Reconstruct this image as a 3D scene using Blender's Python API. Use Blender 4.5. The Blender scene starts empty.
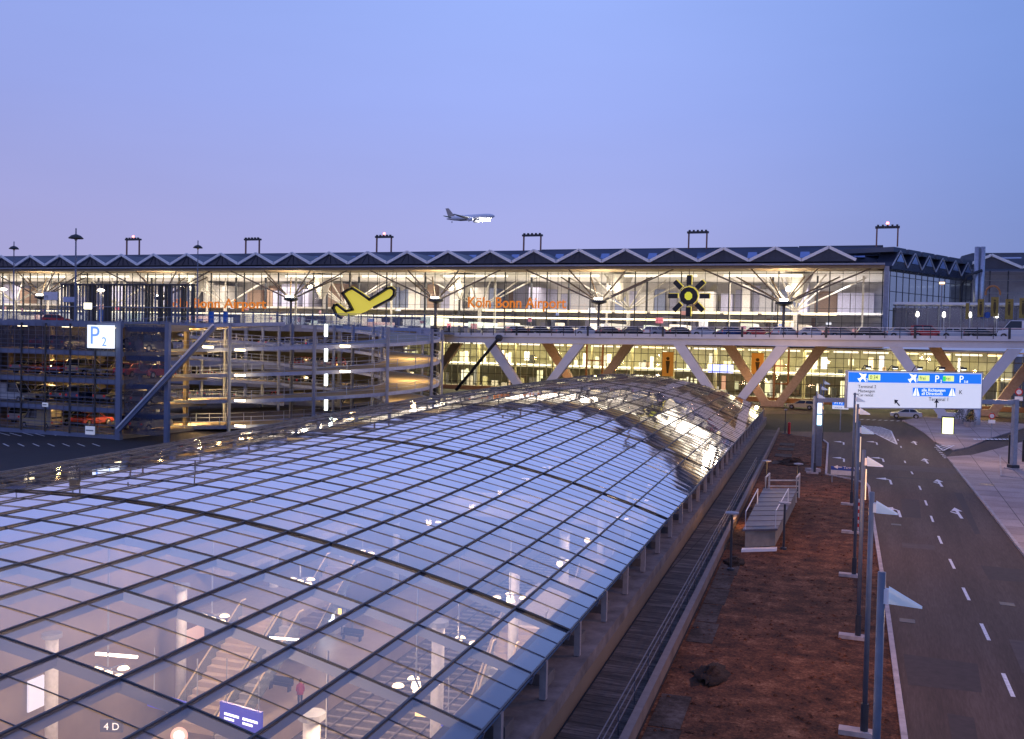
import bpy, bmesh, math, random
from mathutils import Vector, Matrix
PI=math.pi; R=math.radians
rnd=random.Random(7)
scene=bpy.context.scene
COL=scene.collection
# ------------------------------------------------------------------ camera numbers
FPX,PX,PY,HC=1000.,512.,369.5,10.5
ROLL=.022; YAW=R(20.6)
PITCH=math.atan((PY-338.3)*math.cos(ROLL)/FPX)
fw=Vector((-math.sin(YAW)*math.cos(PITCH),math.cos(YAW)*math.cos(PITCH),-math.sin(PITCH)))
rt=Vector((math.cos(YAW),math.sin(YAW),0)); up=rt.cross(fw)
CR=rt*math.cos(ROLL)+up*math.sin(ROLL); CU=up*math.cos(ROLL)-rt*math.sin(ROLL); CF=fw
CAM=Vector((0,0,HC))
def ray(x,y): return CR*((x-PX)/FPX)-CU*((y-PY)/FPX)+CF
def atY(x,y,Y): d=ray(x,y); return CAM+d*(Y/d.y)
def atZ(x,y,Z): d=ray(x,y); return CAM+d*((Z-HC)/d.z)
def atD(x,y,D): return CAM+ray(x,y)*D
cd=bpy.data.cameras.new('camera'); cam=bpy.data.objects.new('camera',cd); COL.objects.link(cam)
M=Matrix((( CR.x,CU.x,-CF.x,CAM.x),(CR.y,CU.y,-CF.y,CAM.y),(CR.z,CU.z,-CF.z,CAM.z),(0,0,0,1)))
cam.matrix_world=M
cd.sensor_width=36; cd.lens=FPX/1024*36; cd.clip_end=6000; cd.clip_start=.3
scene.camera=cam
# ------------------------------------------------------------------ materials
MATS={}
def mat(name,col,rough=.7,metal=0,emit=None,es=0,noise=None,bump=0,spec=.5,coat=0):
    if name in MATS: return MATS[name]
    m=bpy.data.materials.new(name); m.use_nodes=True; nt=m.node_tree; b=nt.nodes['Principled BSDF']
    b.inputs['Base Color'].default_value=(*col,1); b.inputs['Roughness'].default_value=rough
    b.inputs['Metallic'].default_value=metal; b.inputs['Specular IOR Level'].default_value=spec
    if coat: b.inputs['Coat Weight'].default_value=coat
    if emit: b.inputs['Emission Color'].default_value=(*emit,1); b.inputs['Emission Strength'].default_value=es
    if noise is None: noise=(3.0,.18)
    if noise:
        sc,amt=noise[0],noise[1]
        tc=nt.nodes.new('ShaderNodeTexCoord'); n=nt.nodes.new('ShaderNodeTexNoise'); n.inputs['Scale'].default_value=sc; n.inputs['Detail'].default_value=6; n.inputs['Roughness'].default_value=.65
        nt.links.new(tc.outputs['Object'],n.inputs['Vector'])
        cr=nt.nodes.new('ShaderNodeValToRGB'); e=cr.color_ramp.elements
        e[0].position=.3; e[1].position=.72
        e[0].color=(*[max(0,c*(1-amt)) for c in col],1); e[1].color=(*[min(1,c*(1+amt)) for c in col],1)
        nt.links.new(n.outputs['Fac'],cr.inputs['Fac']); nt.links.new(cr.outputs['Color'],b.inputs['Base Color'])
        if bump:
            bp=nt.nodes.new('ShaderNodeBump'); bp.inputs['Strength'].default_value=bump; bp.inputs['Distance'].default_value=.05
            nt.links.new(n.outputs['Fac'],bp.inputs['Height']); nt.links.new(bp.outputs['Normal'],b.inputs['Normal'])
    MATS[name]=m; return m
def glow(name,col,s): return mat(name,(.8,.8,.8),.5,emit=col,es=s,noise=False)
def ground_mat(name,stops,scale,rough=.9,bump=.4,scale2=None,stretch=(1,1,1),spec=.3,cells=None):
    m=bpy.data.materials.new(name); m.use_nodes=True; nt=m.node_tree; b=nt.nodes['Principled BSDF']
    N=nt.nodes.new; L=nt.links.new
    tc=N('ShaderNodeTexCoord'); mp=N('ShaderNodeMapping'); mp.inputs['Scale'].default_value=stretch
    L(tc.outputs['Object'],mp.inputs['Vector'])
    n=N('ShaderNodeTexNoise'); n.inputs['Scale'].default_value=scale; n.inputs['Detail'].default_value=9; n.inputs['Roughness'].default_value=.68
    n2=N('ShaderNodeTexNoise'); n2.inputs['Scale'].default_value=scale2 or scale*14; n2.inputs['Detail'].default_value=6; n2.inputs['Roughness'].default_value=.75
    L(mp.outputs['Vector'],n.inputs['Vector']); L(mp.outputs['Vector'],n2.inputs['Vector'])
    mx=N('ShaderNodeMix'); mx.data_type='FLOAT'; mx.inputs[0].default_value=.45
    L(n.outputs['Fac'],mx.inputs[2]); L(n2.outputs['Fac'],mx.inputs[3])
    cr=N('ShaderNodeValToRGB'); cr.color_ramp.elements[0].position=stops[0][0]; cr.color_ramp.elements[0].color=(*stops[0][1],1)
    cr.color_ramp.elements[1].position=stops[-1][0]; cr.color_ramp.elements[1].color=(*stops[-1][1],1)
    for p,c in stops[1:-1]:
        e=cr.color_ramp.elements.new(p); e.color=(*c,1)
    L(mx.outputs[0],cr.inputs['Fac']); out=cr.outputs['Color']
    if cells:
        br=N('ShaderNodeTexBrick'); br.inputs['Scale'].default_value=1; br.inputs['Brick Width'].default_value=cells[0]; br.inputs['Row Height'].default_value=cells[1]
        br.inputs['Mortar Size'].default_value=.03; br.inputs['Color1'].default_value=(.85,.85,.85,1); br.inputs['Color2'].default_value=(1.1,1.1,1.1,1); br.inputs['Mortar'].default_value=(.35,.35,.35,1)
        br.offset=cells[2]; L(tc.outputs['Object'],br.inputs['Vector'])
        mm=N('ShaderNodeMix'); mm.data_type='RGBA'; mm.blend_type='MULTIPLY'; mm.inputs[0].default_value=1
        L(out,mm.inputs[6]); L(br.outputs['Color'],mm.inputs[7]); out=mm.outputs[2]
    L(out,b.inputs['Base Color']); b.inputs['Roughness'].default_value=rough; b.inputs['Specular IOR Level'].default_value=spec
    bp=N('ShaderNodeBump'); bp.inputs['Strength'].default_value=bump; bp.inputs['Distance'].default_value=.06
    L(mx.outputs[0],bp.inputs['Height']); L(bp.outputs['Normal'],b.inputs['Normal'])
    MATS[name]=m; return m
def glass_mat(name,ior=1.5,tint=(.85,.88,.92),veil=None,vfac=0,bump=0,refl=(1,1,1),curve=None):
    m=bpy.data.materials.new(name); m.use_nodes=True; nt=m.node_tree; nt.nodes.clear(); N=nt.nodes.new; L=nt.links.new
    o=N('ShaderNodeOutputMaterial'); t=N('ShaderNodeBsdfTransparent'); t.inputs[0].default_value=(*tint,1)
    g=N('ShaderNodeBsdfGlossy'); g.inputs['Roughness'].default_value=.03; g.inputs['Color'].default_value=(*refl,1)
    f=N('ShaderNodeFresnel'); ge=N('ShaderNodeNewGeometry'); mm_=N('ShaderNodeMath'); mm_.operation='MULTIPLY_ADD'; mm_.inputs[1].default_value=-2; mm_.inputs[2].default_value=1
    pw=N('ShaderNodeMath'); pw.operation='POWER'; pw.inputs[0].default_value=ior; L(ge.outputs['Backfacing'],mm_.inputs[0]); L(mm_.outputs[0],pw.inputs[1]); L(pw.outputs[0],f.inputs['IOR'])
    mx=N('ShaderNodeMixShader'); base=t.outputs[0]
    if vfac:
        d=N('ShaderNodeBsdfDiffuse'); d.inputs[0].default_value=(*veil,1)
        tl=N('ShaderNodeBsdfTranslucent'); tl.inputs[0].default_value=(*veil,1)
        a=N('ShaderNodeMixShader'); a.inputs[0].default_value=.4; L(d.outputs[0],a.inputs[1]); L(tl.outputs[0],a.inputs[2])
        v=N('ShaderNodeMixShader'); v.inputs[0].default_value=vfac; L(base,v.inputs[1]); L(a.outputs[0],v.inputs[2]); base=v.outputs[0]
        # dirt varies the veil a little
        tc=N('ShaderNodeTexCoord'); n=N('ShaderNodeTexNoise'); n.inputs['Scale'].default_value=.6; n.inputs['Detail'].default_value=8
        mr=N('ShaderNodeMapRange'); mr.inputs['From Min'].default_value=.3; mr.inputs['From Max'].default_value=.7; mr.inputs['To Min'].default_value=vfac*.5; mr.inputs['To Max'].default_value=vfac*1.5
        L(tc.outputs['Object'],n.inputs['Vector']); L(n.outputs['Fac'],mr.inputs['Value']); L(mr.outputs[0],v.inputs[0])
    fo=f.outputs[0]
    if curve:
        cm=N('ShaderNodeMapRange'); cm.interpolation_type='SMOOTHSTEP'
        for k_,v_ in zip(('From Min','From Max','To Min','To Max'),curve): cm.inputs[k_].default_value=v_
        L(fo,cm.inputs['Value']); fo=cm.outputs[0]
    L(fo,mx.inputs[0]); L(base,mx.inputs[1]); L(g.outputs[0],mx.inputs[2]); L(mx.outputs[0],o.inputs['Surface'])
    if bump:
        tc=N('ShaderNodeTexCoord'); n=N('ShaderNodeTexNoise'); n.inputs['Scale'].default_value=1.3; n.inputs['Detail'].default_value=2
        L(tc.outputs['Object'],n.inputs['Vector']); bp=N('ShaderNodeBump'); bp.inputs['Strength'].default_value=bump; bp.inputs['Distance'].default_value=.02
        L(n.outputs['Fac'],bp.inputs['Height']); L(bp.outputs['Normal'],g.inputs['Normal'])
    MATS[name]=m; return m
# ------------------------------------------------------------------ mesh builder
class MB:
    def __init__(s): s.v=[]; s.f=[]; s.mi=[]; s.m=0
    def add(s,vs,fs):
        b=len(s.v); s.v+=[tuple(v) for v in vs]
        for f in fs: s.f.append([i+b for i in f]); s.mi.append(s.m)
        return s
    def box(s,a,b):
        x0,y0,z0=a; x1,y1,z1=b
        return s.add([(x0,y0,z0),(x1,y0,z0),(x1,y1,z0),(x0,y1,z0),(x0,y0,z1),(x1,y0,z1),(x1,y1,z1),(x0,y1,z1)],
            [(0,3,2,1),(4,5,6,7),(0,1,5,4),(1,2,6,5),(2,3,7,6),(3,0,4,7)])
    def bar(s,p,q,w,h=None,upv=(0,0,1)):
        h=h or w; p=Vector(p);q=Vector(q); d=(q-p).normalized(); u=Vector(upv)
        if abs(d.dot(u))>.98: u=Vector((0,1,0))
        sx=d.cross(u).normalized()*w/2; sz=sx.normalized().cross(d).normalized()*h/2
        c=[-sx-sz,sx-sz,sx+sz,-sx+sz]
        return s.add([p+k for k in c]+[q+k for k in c],[(3,2,1,0),(4,5,6,7),(0,1,5,4),(1,2,6,5),(2,3,7,6),(3,0,4,7)])
    def tube(s,pts,r,n=8,r2=None,cap=True):
        pts=[Vector(p) for p in pts]; rings=[]; m=len(pts)
        for i,p in enumerate(pts):
            d=(pts[min(i+1,m-1)]-pts[max(i-1,0)]).normalized(); u=Vector((0,0,1)) if abs(d.z)<.95 else Vector((0,1,0))
            a=d.cross(u).normalized(); b=a.cross(d); rr=r if r2 is None else r+(r2-r)*i/max(1,m-1)
            rings.append([p+a*math.cos(2*PI*k/n)*rr+b*math.sin(2*PI*k/n)*rr for k in range(n)])
        vs=[v for q in rings for v in q]; fs=[]
        for i in range(m-1):
            for k in range(n): fs.append((i*n+k,i*n+(k+1)%n,(i+1)*n+(k+1)%n,(i+1)*n+k))
        if cap: fs.append(tuple(range(n))[::-1]); fs.append(tuple((m-1)*n+k for k in range(n)))
        return s.add(vs,fs)
    def lathe(s,c,prof,n=16,axis='z'):
        vs=[];c=Vector(c)
        for r,h in prof:
            for k in range(n):
                a=2*PI*k/n
                o=(r*math.cos(a),r*math.sin(a),h) if axis=='z' else ((r*math.cos(a),h,r*math.sin(a)) if axis=='y' else (h,r*math.cos(a),r*math.sin(a)))
                vs.append(c+Vector(o))
        fs=[]
        for i in range(len(prof)-1):
            for k in range(n): fs.append((i*n+k,i*n+(k+1)%n,(i+1)*n+(k+1)%n,(i+1)*n+k))
        fs.append(tuple(range(n))[::-1]); fs.append(tuple((len(prof)-1)*n+k for k in range(n)))
        return s.add(vs,fs)
    def prism(s,poly,d):           # poly: list of 3D points, extruded by vector d
        n=len(poly); d=Vector(d); P=[Vector(p) for p in poly]
        return s.add(P+[p+d for p in P],[tuple(range(n))[::-1],tuple(range(n,2*n))]+[(i,(i+1)%n,n+(i+1)%n,n+i) for i in range(n)])
    def sheet(s,poly): return s.add(poly,[tuple(range(len(poly)))])
    def build(s,name,m,parent=None,smooth=False,bevel=0,recalc=True):
        me=bpy.data.meshes.new(name); off=Vector((0,0,0))
        if parent is not None: off=parent.get('_o') and Vector(parent['_o']) or Vector((0,0,0))
        me.from_pydata([tuple(Vector(v)-off) for v in s.v],[],s.f)
        ms=m if isinstance(m,(list,tuple)) else [m]
        for k in ms: me.materials.append(k)
        if len(ms)>1:
            for p,i in zip(me.polygons,s.mi): p.material_index=i
        bm=bmesh.new(); bm.from_mesh(me)
        if recalc: bmesh.ops.recalc_face_normals(bm,faces=bm.faces)
        if bevel: bmesh.ops.bevel(bm,geom=[e for e in bm.edges if len(e.link_faces)==2 and e.calc_face_angle()>.5],offset=bevel,segments=1,affect='EDGES',clamp_overlap=True)
        bm.to_mesh(me); bm.free()
        if smooth:
            for p in me.polygons: p.use_smooth=True
        o=bpy.data.objects.new(name,me); COL.objects.link(o)
        if parent is not None: o.parent=parent; o['_o']=list(off)
        return o
def tag(o,label=None,cat=None,group=None,kind=None):
    if label: o['label']=label
    if cat: o['category']=cat
    if group: o['group']=group
    if kind: o['kind']=kind
    return o
def thing(name,label,cat,loc=(0,0,0),group=None):
    o=bpy.data.objects.new(name,None); COL.objects.link(o); o.location=loc; o['_o']=list(loc); o.empty_display_size=.3
    return tag(o,label,cat,group)
def struct(o): o['kind']='structure'; return o
def dup(root,loc=None,rz=None,label=None,group=None,swap=None):
    kids={}
    for o in ALLCH(root): pass
    def rec(o,par):
        c=o.copy(); COL.objects.link(c); c.parent=par
        if swap and o.type=='MESH' and o.data.materials and o.data.materials[0].name in swap:
            key=(o.data.name,tuple(sorted(swap.items())))
            if key not in SW:
                d=o.data.copy()
                for i,mm in enumerate(d.materials):
                    if mm.name in swap: d.materials[i]=MATS[swap[mm.name]]
                SW[key]=d
            c.data=SW[key]
        for ch in list(o.children): rec(ch,c)
        return c
    r=rec(root,None)
    if loc is not None: r.location=loc
    if rz is not None: r.rotation_euler=(0,0,rz)
    if label: r['label']=label
    if group: r['group']=group
    return r
SW={}
def ALLCH(o): return []
def light(kind,loc,power,col,size=.3,rot=None,sy=None,spot=None,blend=.5,par=None):
    l=bpy.data.lights.new('lamp_light',kind); l.energy=power; l.color=col
    if kind=='AREA':
        l.size=size
        if sy: l.shape='RECTANGLE'; l.size_y=sy
    else: l.shadow_soft_size=size
    if kind=='SPOT': l.spot_size=spot; l.spot_blend=blend
    o=bpy.data.objects.new('lamp_light',l); COL.objects.link(o); o.location=loc
    if rot: o.rotation_euler=rot
    return o
def text_obj(s,size,m,extrude=.05,name='lettering',parent=None,mw=None,align='LEFT',shear=0,squeeze=1,bold=0):
    cu=bpy.data.curves.new('t','FONT'); cu.body=s; cu.size=size; cu.extrude=extrude; cu.align_x=align; cu.resolution_u=3; cu.offset=bold
    to=bpy.data.objects.new('t',cu); COL.objects.link(to)
    bpy.context.view_layer.update()
    me=bpy.data.meshes.new_from_object(to.evaluated_get(bpy.context.evaluated_depsgraph_get()))
    bpy.data.objects.remove(to); me.materials.clear(); me.materials.append(m)
    me.transform(Matrix.Diagonal((squeeze,1,1,1)))
    if mw is not None: me.transform(mw)
    off=Vector(parent['_o']) if parent is not None and parent.get('_o') else Vector((0,0,0))
    me.transform(Matrix.Translation(-off))
    o=bpy.data.objects.new(name,me); COL.objects.link(o)
    if parent is not None: o.parent=parent; o['_o']=list(off)
    return o
def face_front(x,y,z,rot=0):  # text plane facing -Y
    return Matrix.Translation((x,y,z))@Matrix.Rotation(rot,4,'Z')@Matrix.Rotation(PI/2,4,'X')
ORD=['first','second','third','fourth','fifth','sixth','seventh','eighth','ninth','tenth','eleventh','twelfth','thirteenth','fourteenth','fifteenth','sixteenth','seventeenth','eighteenth','nineteenth','twentieth','twenty-first','twenty-second','twenty-third','twenty-fourth','twenty-fifth','twenty-sixth','twenty-seventh','twenty-eighth','twenty-ninth','thirtieth']
# palette
M_white=mat('white_steel',(.62,.63,.66),.45)
M_grey=mat('grey_steel',(.25,.27,.31),.5)
M_dark=mat('dark_steel',(.035,.04,.05),.5)
M_black=mat('black_paint',(.012,.012,.015),.4)
M_conc=mat('concrete',(.30,.29,.28),.85,noise=(.9,.3),bump=.15)
M_dconc=mat('dark_concrete',(.12,.115,.12),.85,noise=(.7,.35),bump=.15)
M_blue=mat('sign_blue',(.01,.12,.62),.4,emit=(.02,.22,.9),es=.75,noise=False)
M_signw=mat('sign_white',(.8,.8,.82),.4,emit=(.80,.84,1.0),es=.55,noise=False)
M_yellow=mat('emblem_yellow',(.75,.62,.05),.5,emit=(1,.80,.10),es=.5,noise=False)
M_text=mat('lettering_orange',(.5,.13,.01),.5,emit=(1,.28,.02),es=.55,noise=False)
M_red=mat('red_paint',(.45,.02,.02),.4)
M_glassd=mat('car_glass',(.02,.025,.035),.08,noise=False)
M_rub=mat('rubber',(.02,.02,.02),.8)
M_rim=mat('rim_metal',(.4,.4,.42),.3,metal=.8,noise=False)
M_paintw=mat('road_paint',(.72,.72,.72),.7,noise=(6,.25))
M_warm=glow('warm_lamp',(1,.72,.38),14)
M_warmS=glow('warm_strip',(1,.82,.52),5)
M_cool=glow('cool_lamp',(.85,.93,1),9)
M_soft=glow('soft_panel',(1,.87,.62),2.2)
# ------------------------------------------------------------------ world / light
w=bpy.data.worlds.new('World'); scene.world=w; w.use_nodes=True; nt=w.node_tree; N=nt.nodes.new; L=nt.links.new
bg=nt.nodes['Background']; tc=N('ShaderNodeTexCoord'); sx=N('ShaderNodeSeparateXYZ'); L(tc.outputs['Generated'],sx.inputs[0])
dt=N('ShaderNodeVectorMath'); dt.operation='DOT_PRODUCT'; dt.inputs[1].default_value=(math.cos(YAW),math.sin(YAW),0); L(tc.outputs['Generated'],dt.inputs[0])
def ramp(stops):
    r=N('ShaderNodeValToRGB'); e=r.color_ramp.elements; e[0].position=stops[0][0]; e[0].color=(*stops[0][1],1); e[1].position=stops[-1][0]; e[1].color=(*stops[-1][1],1)
    for p,c in stops[1:-1]:
        k=e.new(p); k.color=(*c,1)
    L(sx.outputs['Z'],r.inputs[0]); return r
rl=ramp([(0,(.355,.34,.59)),(.10,(.325,.325,.62)),(.22,(.27,.325,.70)),(.36,(.24,.335,.74)),(.7,(.20,.25,.62)),(1,(.14,.18,.5))])
rc=ramp([(0,(.345,.345,.63)),(.10,(.345,.37,.71)),(.22,(.305,.385,.82)),(.36,(.29,.415,.89)),(.7,(.18,.24,.62)),(1,(.14,.18,.5))])
rr=ramp([(0,(.145,.195,.43)),(.10,(.14,.215,.50)),(.22,(.145,.245,.59)),(.36,(.15,.265,.64)),(.7,(.15,.21,.56)),(1,(.14,.18,.5))])
def mapr(a,b):
    m=N('ShaderNodeMapRange'); m.inputs['From Min'].default_value=a; m.inputs['From Max'].default_value=b; L(dt.outputs['Value'],m.inputs['Value']); m.interpolation_type='SMOOTHSTEP'; return m
m1=mapr(-.55,.05); m2=mapr(.02,.62)
x1=N('ShaderNodeMix'); x1.data_type='RGBA'; L(m1.outputs[0],x1.inputs[0]); L(rl.outputs[0],x1.inputs[6]); L(rc.outputs[0],x1.inputs[7])
x2=N('ShaderNodeMix'); x2.data_type='RGBA'; L(m2.outputs[0],x2.inputs[0]); L(x1.outputs[2],x2.inputs[6]); L(rr.outputs[0],x2.inputs[7])
sky=N('ShaderNodeTexSky'); sky.sky_type='NISHITA'; sky.sun_disc=False; sky.sun_elevation=R(1); sky.sun_rotation=R(-100)
ad=N('ShaderNodeMix'); ad.data_type='RGBA'; ad.blend_type='ADD'; ad.inputs[0].default_value=.01; L(x2.outputs[2],ad.inputs[6]); L(sky.outputs[0],ad.inputs[7])
nz=N('ShaderNodeTexNoise'); nz.inputs['Scale'].default_value=2.2; nz.inputs['Detail'].default_value=4; mpz=N('ShaderNodeMapping'); mpz.inputs['Scale'].default_value=(1,1,5); L(tc.outputs['Generated'],mpz.inputs['Vector']); L(mpz.outputs[0],nz.inputs['Vector'])
mrz=N('ShaderNodeMapRange'); mrz.inputs['From Min'].default_value=.3; mrz.inputs['From Max'].default_value=.7; mrz.inputs['To Min'].default_value=.975; mrz.inputs['To Max'].default_value=1.03; L(nz.outputs['Fac'],mrz.inputs['Value'])
vs_=N('ShaderNodeVectorMath'); vs_.operation='SCALE'; L(ad.outputs[2],vs_.inputs[0]); L(mrz.outputs[0],vs_.inputs['Scale']); L(vs_.outputs[0],bg.inputs['Color']); bg.inputs['Strength'].default_value=1.12
sd=bpy.data.lights.new('sun','SUN'); sd.energy=.12; sd.angle=R(25); sd.color=(1,.72,.8)
so=bpy.data.objects.new('sun',sd); COL.objects.link(so); so.rotation_euler=(R(78),0,R(-75))
scene.view_settings.view_transform='Standard'; scene.view_settings.look='None'; scene.view_settings.exposure=0; scene.view_settings.gamma=1
scene.cycles.max_bounces=8; scene.cycles.transparent_max_bounces=16; scene.cycles.glossy_bounces=3; scene.cycles.diffuse_bounces=2; scene.cycles.caustics_reflective=False; scene.cycles.caustics_refractive=False
scene.cycles.sample_clamp_indirect=4; scene.cycles.use_denoising=True
# ------------------------------------------------------------------ station frame
P0=Vector((-8.32,27.36,0)); AX=Vector((-.0613,.9981,0)).normalized(); LT=Vector((AX.y,-AX.x,0))
def S(s,l,z): return P0+AX*s+LT*l+Vector((0,0,z))
def sl(p): d=Vector(p)-P0; return d.dot(AX),d.dot(LT)
def sbox(mb,s0,s1,l0,l1,z0,z1):
    c=[S(s0,l0,z0),S(s0,l1,z0),S(s1,l1,z0),S(s1,l0,z0)]
    return mb.prism(c,(0,0,z1-z0))
SA,SB,WL=-27.,106.,-36.
# ------------------------------------------------------------------ ground
G_asph=ground_mat('asphalt',[(.40,(.046,.030,.024)),(.5,(.070,.046,.037)),(.60,(.10,.070,.058))],.5,.75,.3,scale2=11,stretch=(1.3,.10,1))
G_base=ground_mat('yard_asphalt',[(.3,(.028,.028,.032)),(.7,(.05,.048,.052))],.3,.85,.3,scale2=8)
G_dirt=ground_mat('dirt',[(.38,(.018,.008,.005)),(.47,(.066,.024,.011)),(.54,(.135,.050,.022)),(.64,(.30,.15,.08))],1.1,.95,1.0,scale2=11)
G_pave=ground_mat('pavement_slabs',[(.40,(.33,.25,.225)),(.60,(.52,.42,.38))],.2,.85,.3,scale2=9,cells=(2.6,2.6,0))
G_walk=ground_mat('walkway_planks',[(.40,(.022,.02,.02)),(.5,(.065,.055,.052)),(.60,(.15,.13,.12))],.7,.8,.6,scale2=5,stretch=(.4,2.4,1),cells=(9,.55,0))
mb=MB()
B=1600
mb.sheet([S(-200,WL,0),S(-200,-B,0),S(B,-B,0),S(B,WL,0)]); mb.sheet([S(-200,.25,0),S(B,.25,0),S(B,B,0),S(-200,B,0)])
mb.sheet([S(SB+.4,WL,0),S(B,WL,0),S(B,.25,0),S(SB+.4,.25,0)]); mb.sheet([S(-200,WL,0),S(SA,WL,0),S(SA,.25,0),S(-200,.25,0)])
struct(mb.build('ground',G_base))
def gp(x,y,z=0): return atZ(x,y,z)
kerbpx=[(870,500),(869,488),(866,484),(851,480),(826,475),(828,444),(821,439)]
K=[Vector((1.25,5,0)),Vector((.95,20,0)),Vector((.72,28.6,0)),Vector((.22,44,0))]+[gp(*p) for p in kerbpx]
dirt=[v.copy() for v in K]+[gp(783,434)]
sj=[S(s,2.35,0) for s in (95,60,30,0,-24)]
poly=dirt+sj
mb=MB(); mb.sheet([(p.x,p.y,.03) for p in poly]); struct(mb.build('dirt_strip',G_dirt))
# road
redge=[Vector((7.9,2,0)),Vector((7.3,30,0)),Vector((6.81,56.9,0)),Vector((6.4,73.9,0)),Vector((5.75,97,0))]+[gp(*p) for p in [(944,452),(934,442),(925,434),(914,428),(902,423)]]
road=[(p.x,p.y,.008) for p in [Vector((1.3,2,0))]+K+[gp(783,433)]+[Vector((-22,128,0)),Vector((-22,168,0)),Vector((70,168,0)),Vector((70,148,0))]+redge[::-1]]
mb=MB(); mb.sheet(road); struct(mb.build('road',G_asph))
# side road to the right, pavements
def pl(pts,z): return [(p.x,p.y,z) for p in pts]
A=redge[:5]+[gp(946,458),gp(972,456),gp(1000,449),gp(1030,440.5)]+[Vector((70,112,0)),Vector((70,2,0))]
mb=MB(); mb.prism(pl(A,-.05),(0,0,.17)); struct(mb.build('pavement',G_pave))
Bp=[gp(*p) for p in [(934,442),(953,451),(968,448),(990,439),(1026,428),(1030,425),(980,421),(925,417),(902,421),(914,427),(925,434)]]
mb=MB(); mb.prism(pl(Bp,-.05),(0,0,.16)); struct(mb.build('pavement',G_pave))
mb=MB()
sr=[gp(*p) for p in [(946,458),(953,451.5),(968,448.5),(990,439.5),(1026,428.5),(1060,424),(1060,436),(1030,441),(1000,449.5),(972,456.5)]]
mb.sheet(pl(sr,.016)); struct(mb.build('road',G_asph))
# kerbs
def kerb(pts,wd,h,name,m,z=0):
    mb=MB()
    for a,b in zip(pts[:-1],pts[1:]):
        a=Vector((a.x,a.y,z+h/2)); b=Vector((b.x,b.y,z+h/2)); d=(b-a).normalized()*.004; mb.bar(a+d,b-d,wd,h)
    return mb.build(name,m)
M_kerb=mat('kerb_stone',(.42,.37,.36),.8,noise=(2,.3),bump=.2)
struct(kerb(K,.17,.12,'kerb',M_kerb)); struct(kerb(redge[:5],.16,.14,'kerb',M_kerb))
struct(kerb([gp(1000,457.5),gp(1001,478),gp(1030,481)],.14,.20,'kerb',M_kerb))
# markings
def dash(c,d,wid,ln): 
    d=Vector(d).normalized(); n=Vector((d.y,-d.x,0)); c=Vector(c)
    return [c-d*ln/2-n*wid/2,c-d*ln/2+n*wid/2,c+d*ln/2+n*wid/2,c+d*ln/2-n*wid/2]
dpx=[(1008,685),(985,632),(966,594),(952,564),(940,540),(932,519),(926,503),(920,488),(912,473),(905,462),(901,447),(898,440)]
dp=[gp(*p) for p in dpx]; dp=[Vector((4.0,28.3,0)),Vector((4.25,22,0))]+dp
mb=MB()
for i,p in enumerate(dp):
    q=dp[min(i+1,len(dp)-1)] if i>1 else dp[2]; o=dp[i-1] if i else p
    d=(dp[3]-dp[2]) if i<3 else (q-o)
    mb.sheet([(v.x,v.y,.014) for v in dash(p,d,.13,2.3 if i<10 else 1.8)])
struct(mb.build('lane_dashes',M_paintw))
def arrow(mb,c,kind,d=(-.04,1,0),sc=1.0,z=.014):
    d=Vector(d).normalized(); n=Vector((d.y,-d.x,0)); c=Vector(c)
    def P(a,b): v=c+d*b*sc+n*a*sc; return (v.x,v.y,z)
    if kind=='left':
        mb.sheet([P(.09,-2),P(.09+.16,-2),P(.25,.6),P(.09,.6)]); mb.sheet([P(.25,.6),P(-.1,1.35),P(-.1,.95),P(.09,.6)])
        mb.sheet([P(-.1,1.9),P(-.9,1.15),P(-.1,.5)])
    elif kind=='up':
        mb.sheet([P(-.08,-2),P(.08,-2),P(.08,.6),P(-.08,.6)]); mb.sheet([P(-.38,.6),P(.38,.6),P(0,2)])
    else:
        mb.sheet([P(-.09,-2.2),P(.09,-2.2),P(.09,.7),P(-.09,.7)]); mb.sheet([P(-.34,.7),P(.34,.7),P(0,2.2)]); mb.sheet([P(-.09,-.6),P(-.09,-.1),P(-.42,.5),P(-.42,.1)])
mb=MB()
for p in [(842,443),(875,443),(842,459.5),(881,459.5),(888,481)]: arrow(mb,gp(*p),'left')
arrow(mb,gp(896,512),'left')
struct(mb.build('turn_arrows',M_paintw))
mb=MB()
for p in [(915,443),(926,461),(939.5,483)]: arrow(mb,gp(*p),'mix')
arrow(mb,gp(958,513),'mix')
struct(mb.build('straight_arrows',M_paintw))
M_patch=mat('tar_patch',(.040,.029,.027),.8,noise=(3,.3)); M_patl=mat('worn_patch',(.075,.055,.05),.8,noise=(2,.3))
mb=MB()
for (x0,y0,x1,y1,z) in [(.9,33.2,3.0,36.4,.011),(4.6,50,6.4,53,.011),(1.2,66,2.2,74,.011),(3.6,84.8,6.1,85.0,.011),(-1,85.6,5.9,86.1,.0112),(2.0,24,2.5,31,.011),(4.9,62,5.2,79,.011)]:
    mb.sheet([(x0,y0,z),(x1,y0+.2,z),(x1+.1,y1,z),(x0-.1,y1+.1,z)])
struct(mb.build('road_patch',M_patch))
mb=MB()
for (x0,y0,x1,y1,z) in [(-.8,91,5.7,95,.0105),(4.4,36,6.9,40,.0105),(1.0,56,2.6,57.4,.0105)]: mb.sheet([(x0,y0,z),(x1,y0,z),(x1,y1,z),(x0,y1,z)])
struct(mb.build('worn_patch',M_patl))
for k,(x,y) in enumerate([(1.0,41),(.75,63),(4.9,45.5)]): tag(MB().box((x-.28,y-.28,.012),(x+.28,y+.28,.02)).build('drain_cover',M_dark),['small dark drain cover by the left kerb between near reflector lamps','small dark drain cover by the left kerb further up the road','small dark cover in the right lane of the road'][k],'drain cover')
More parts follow.
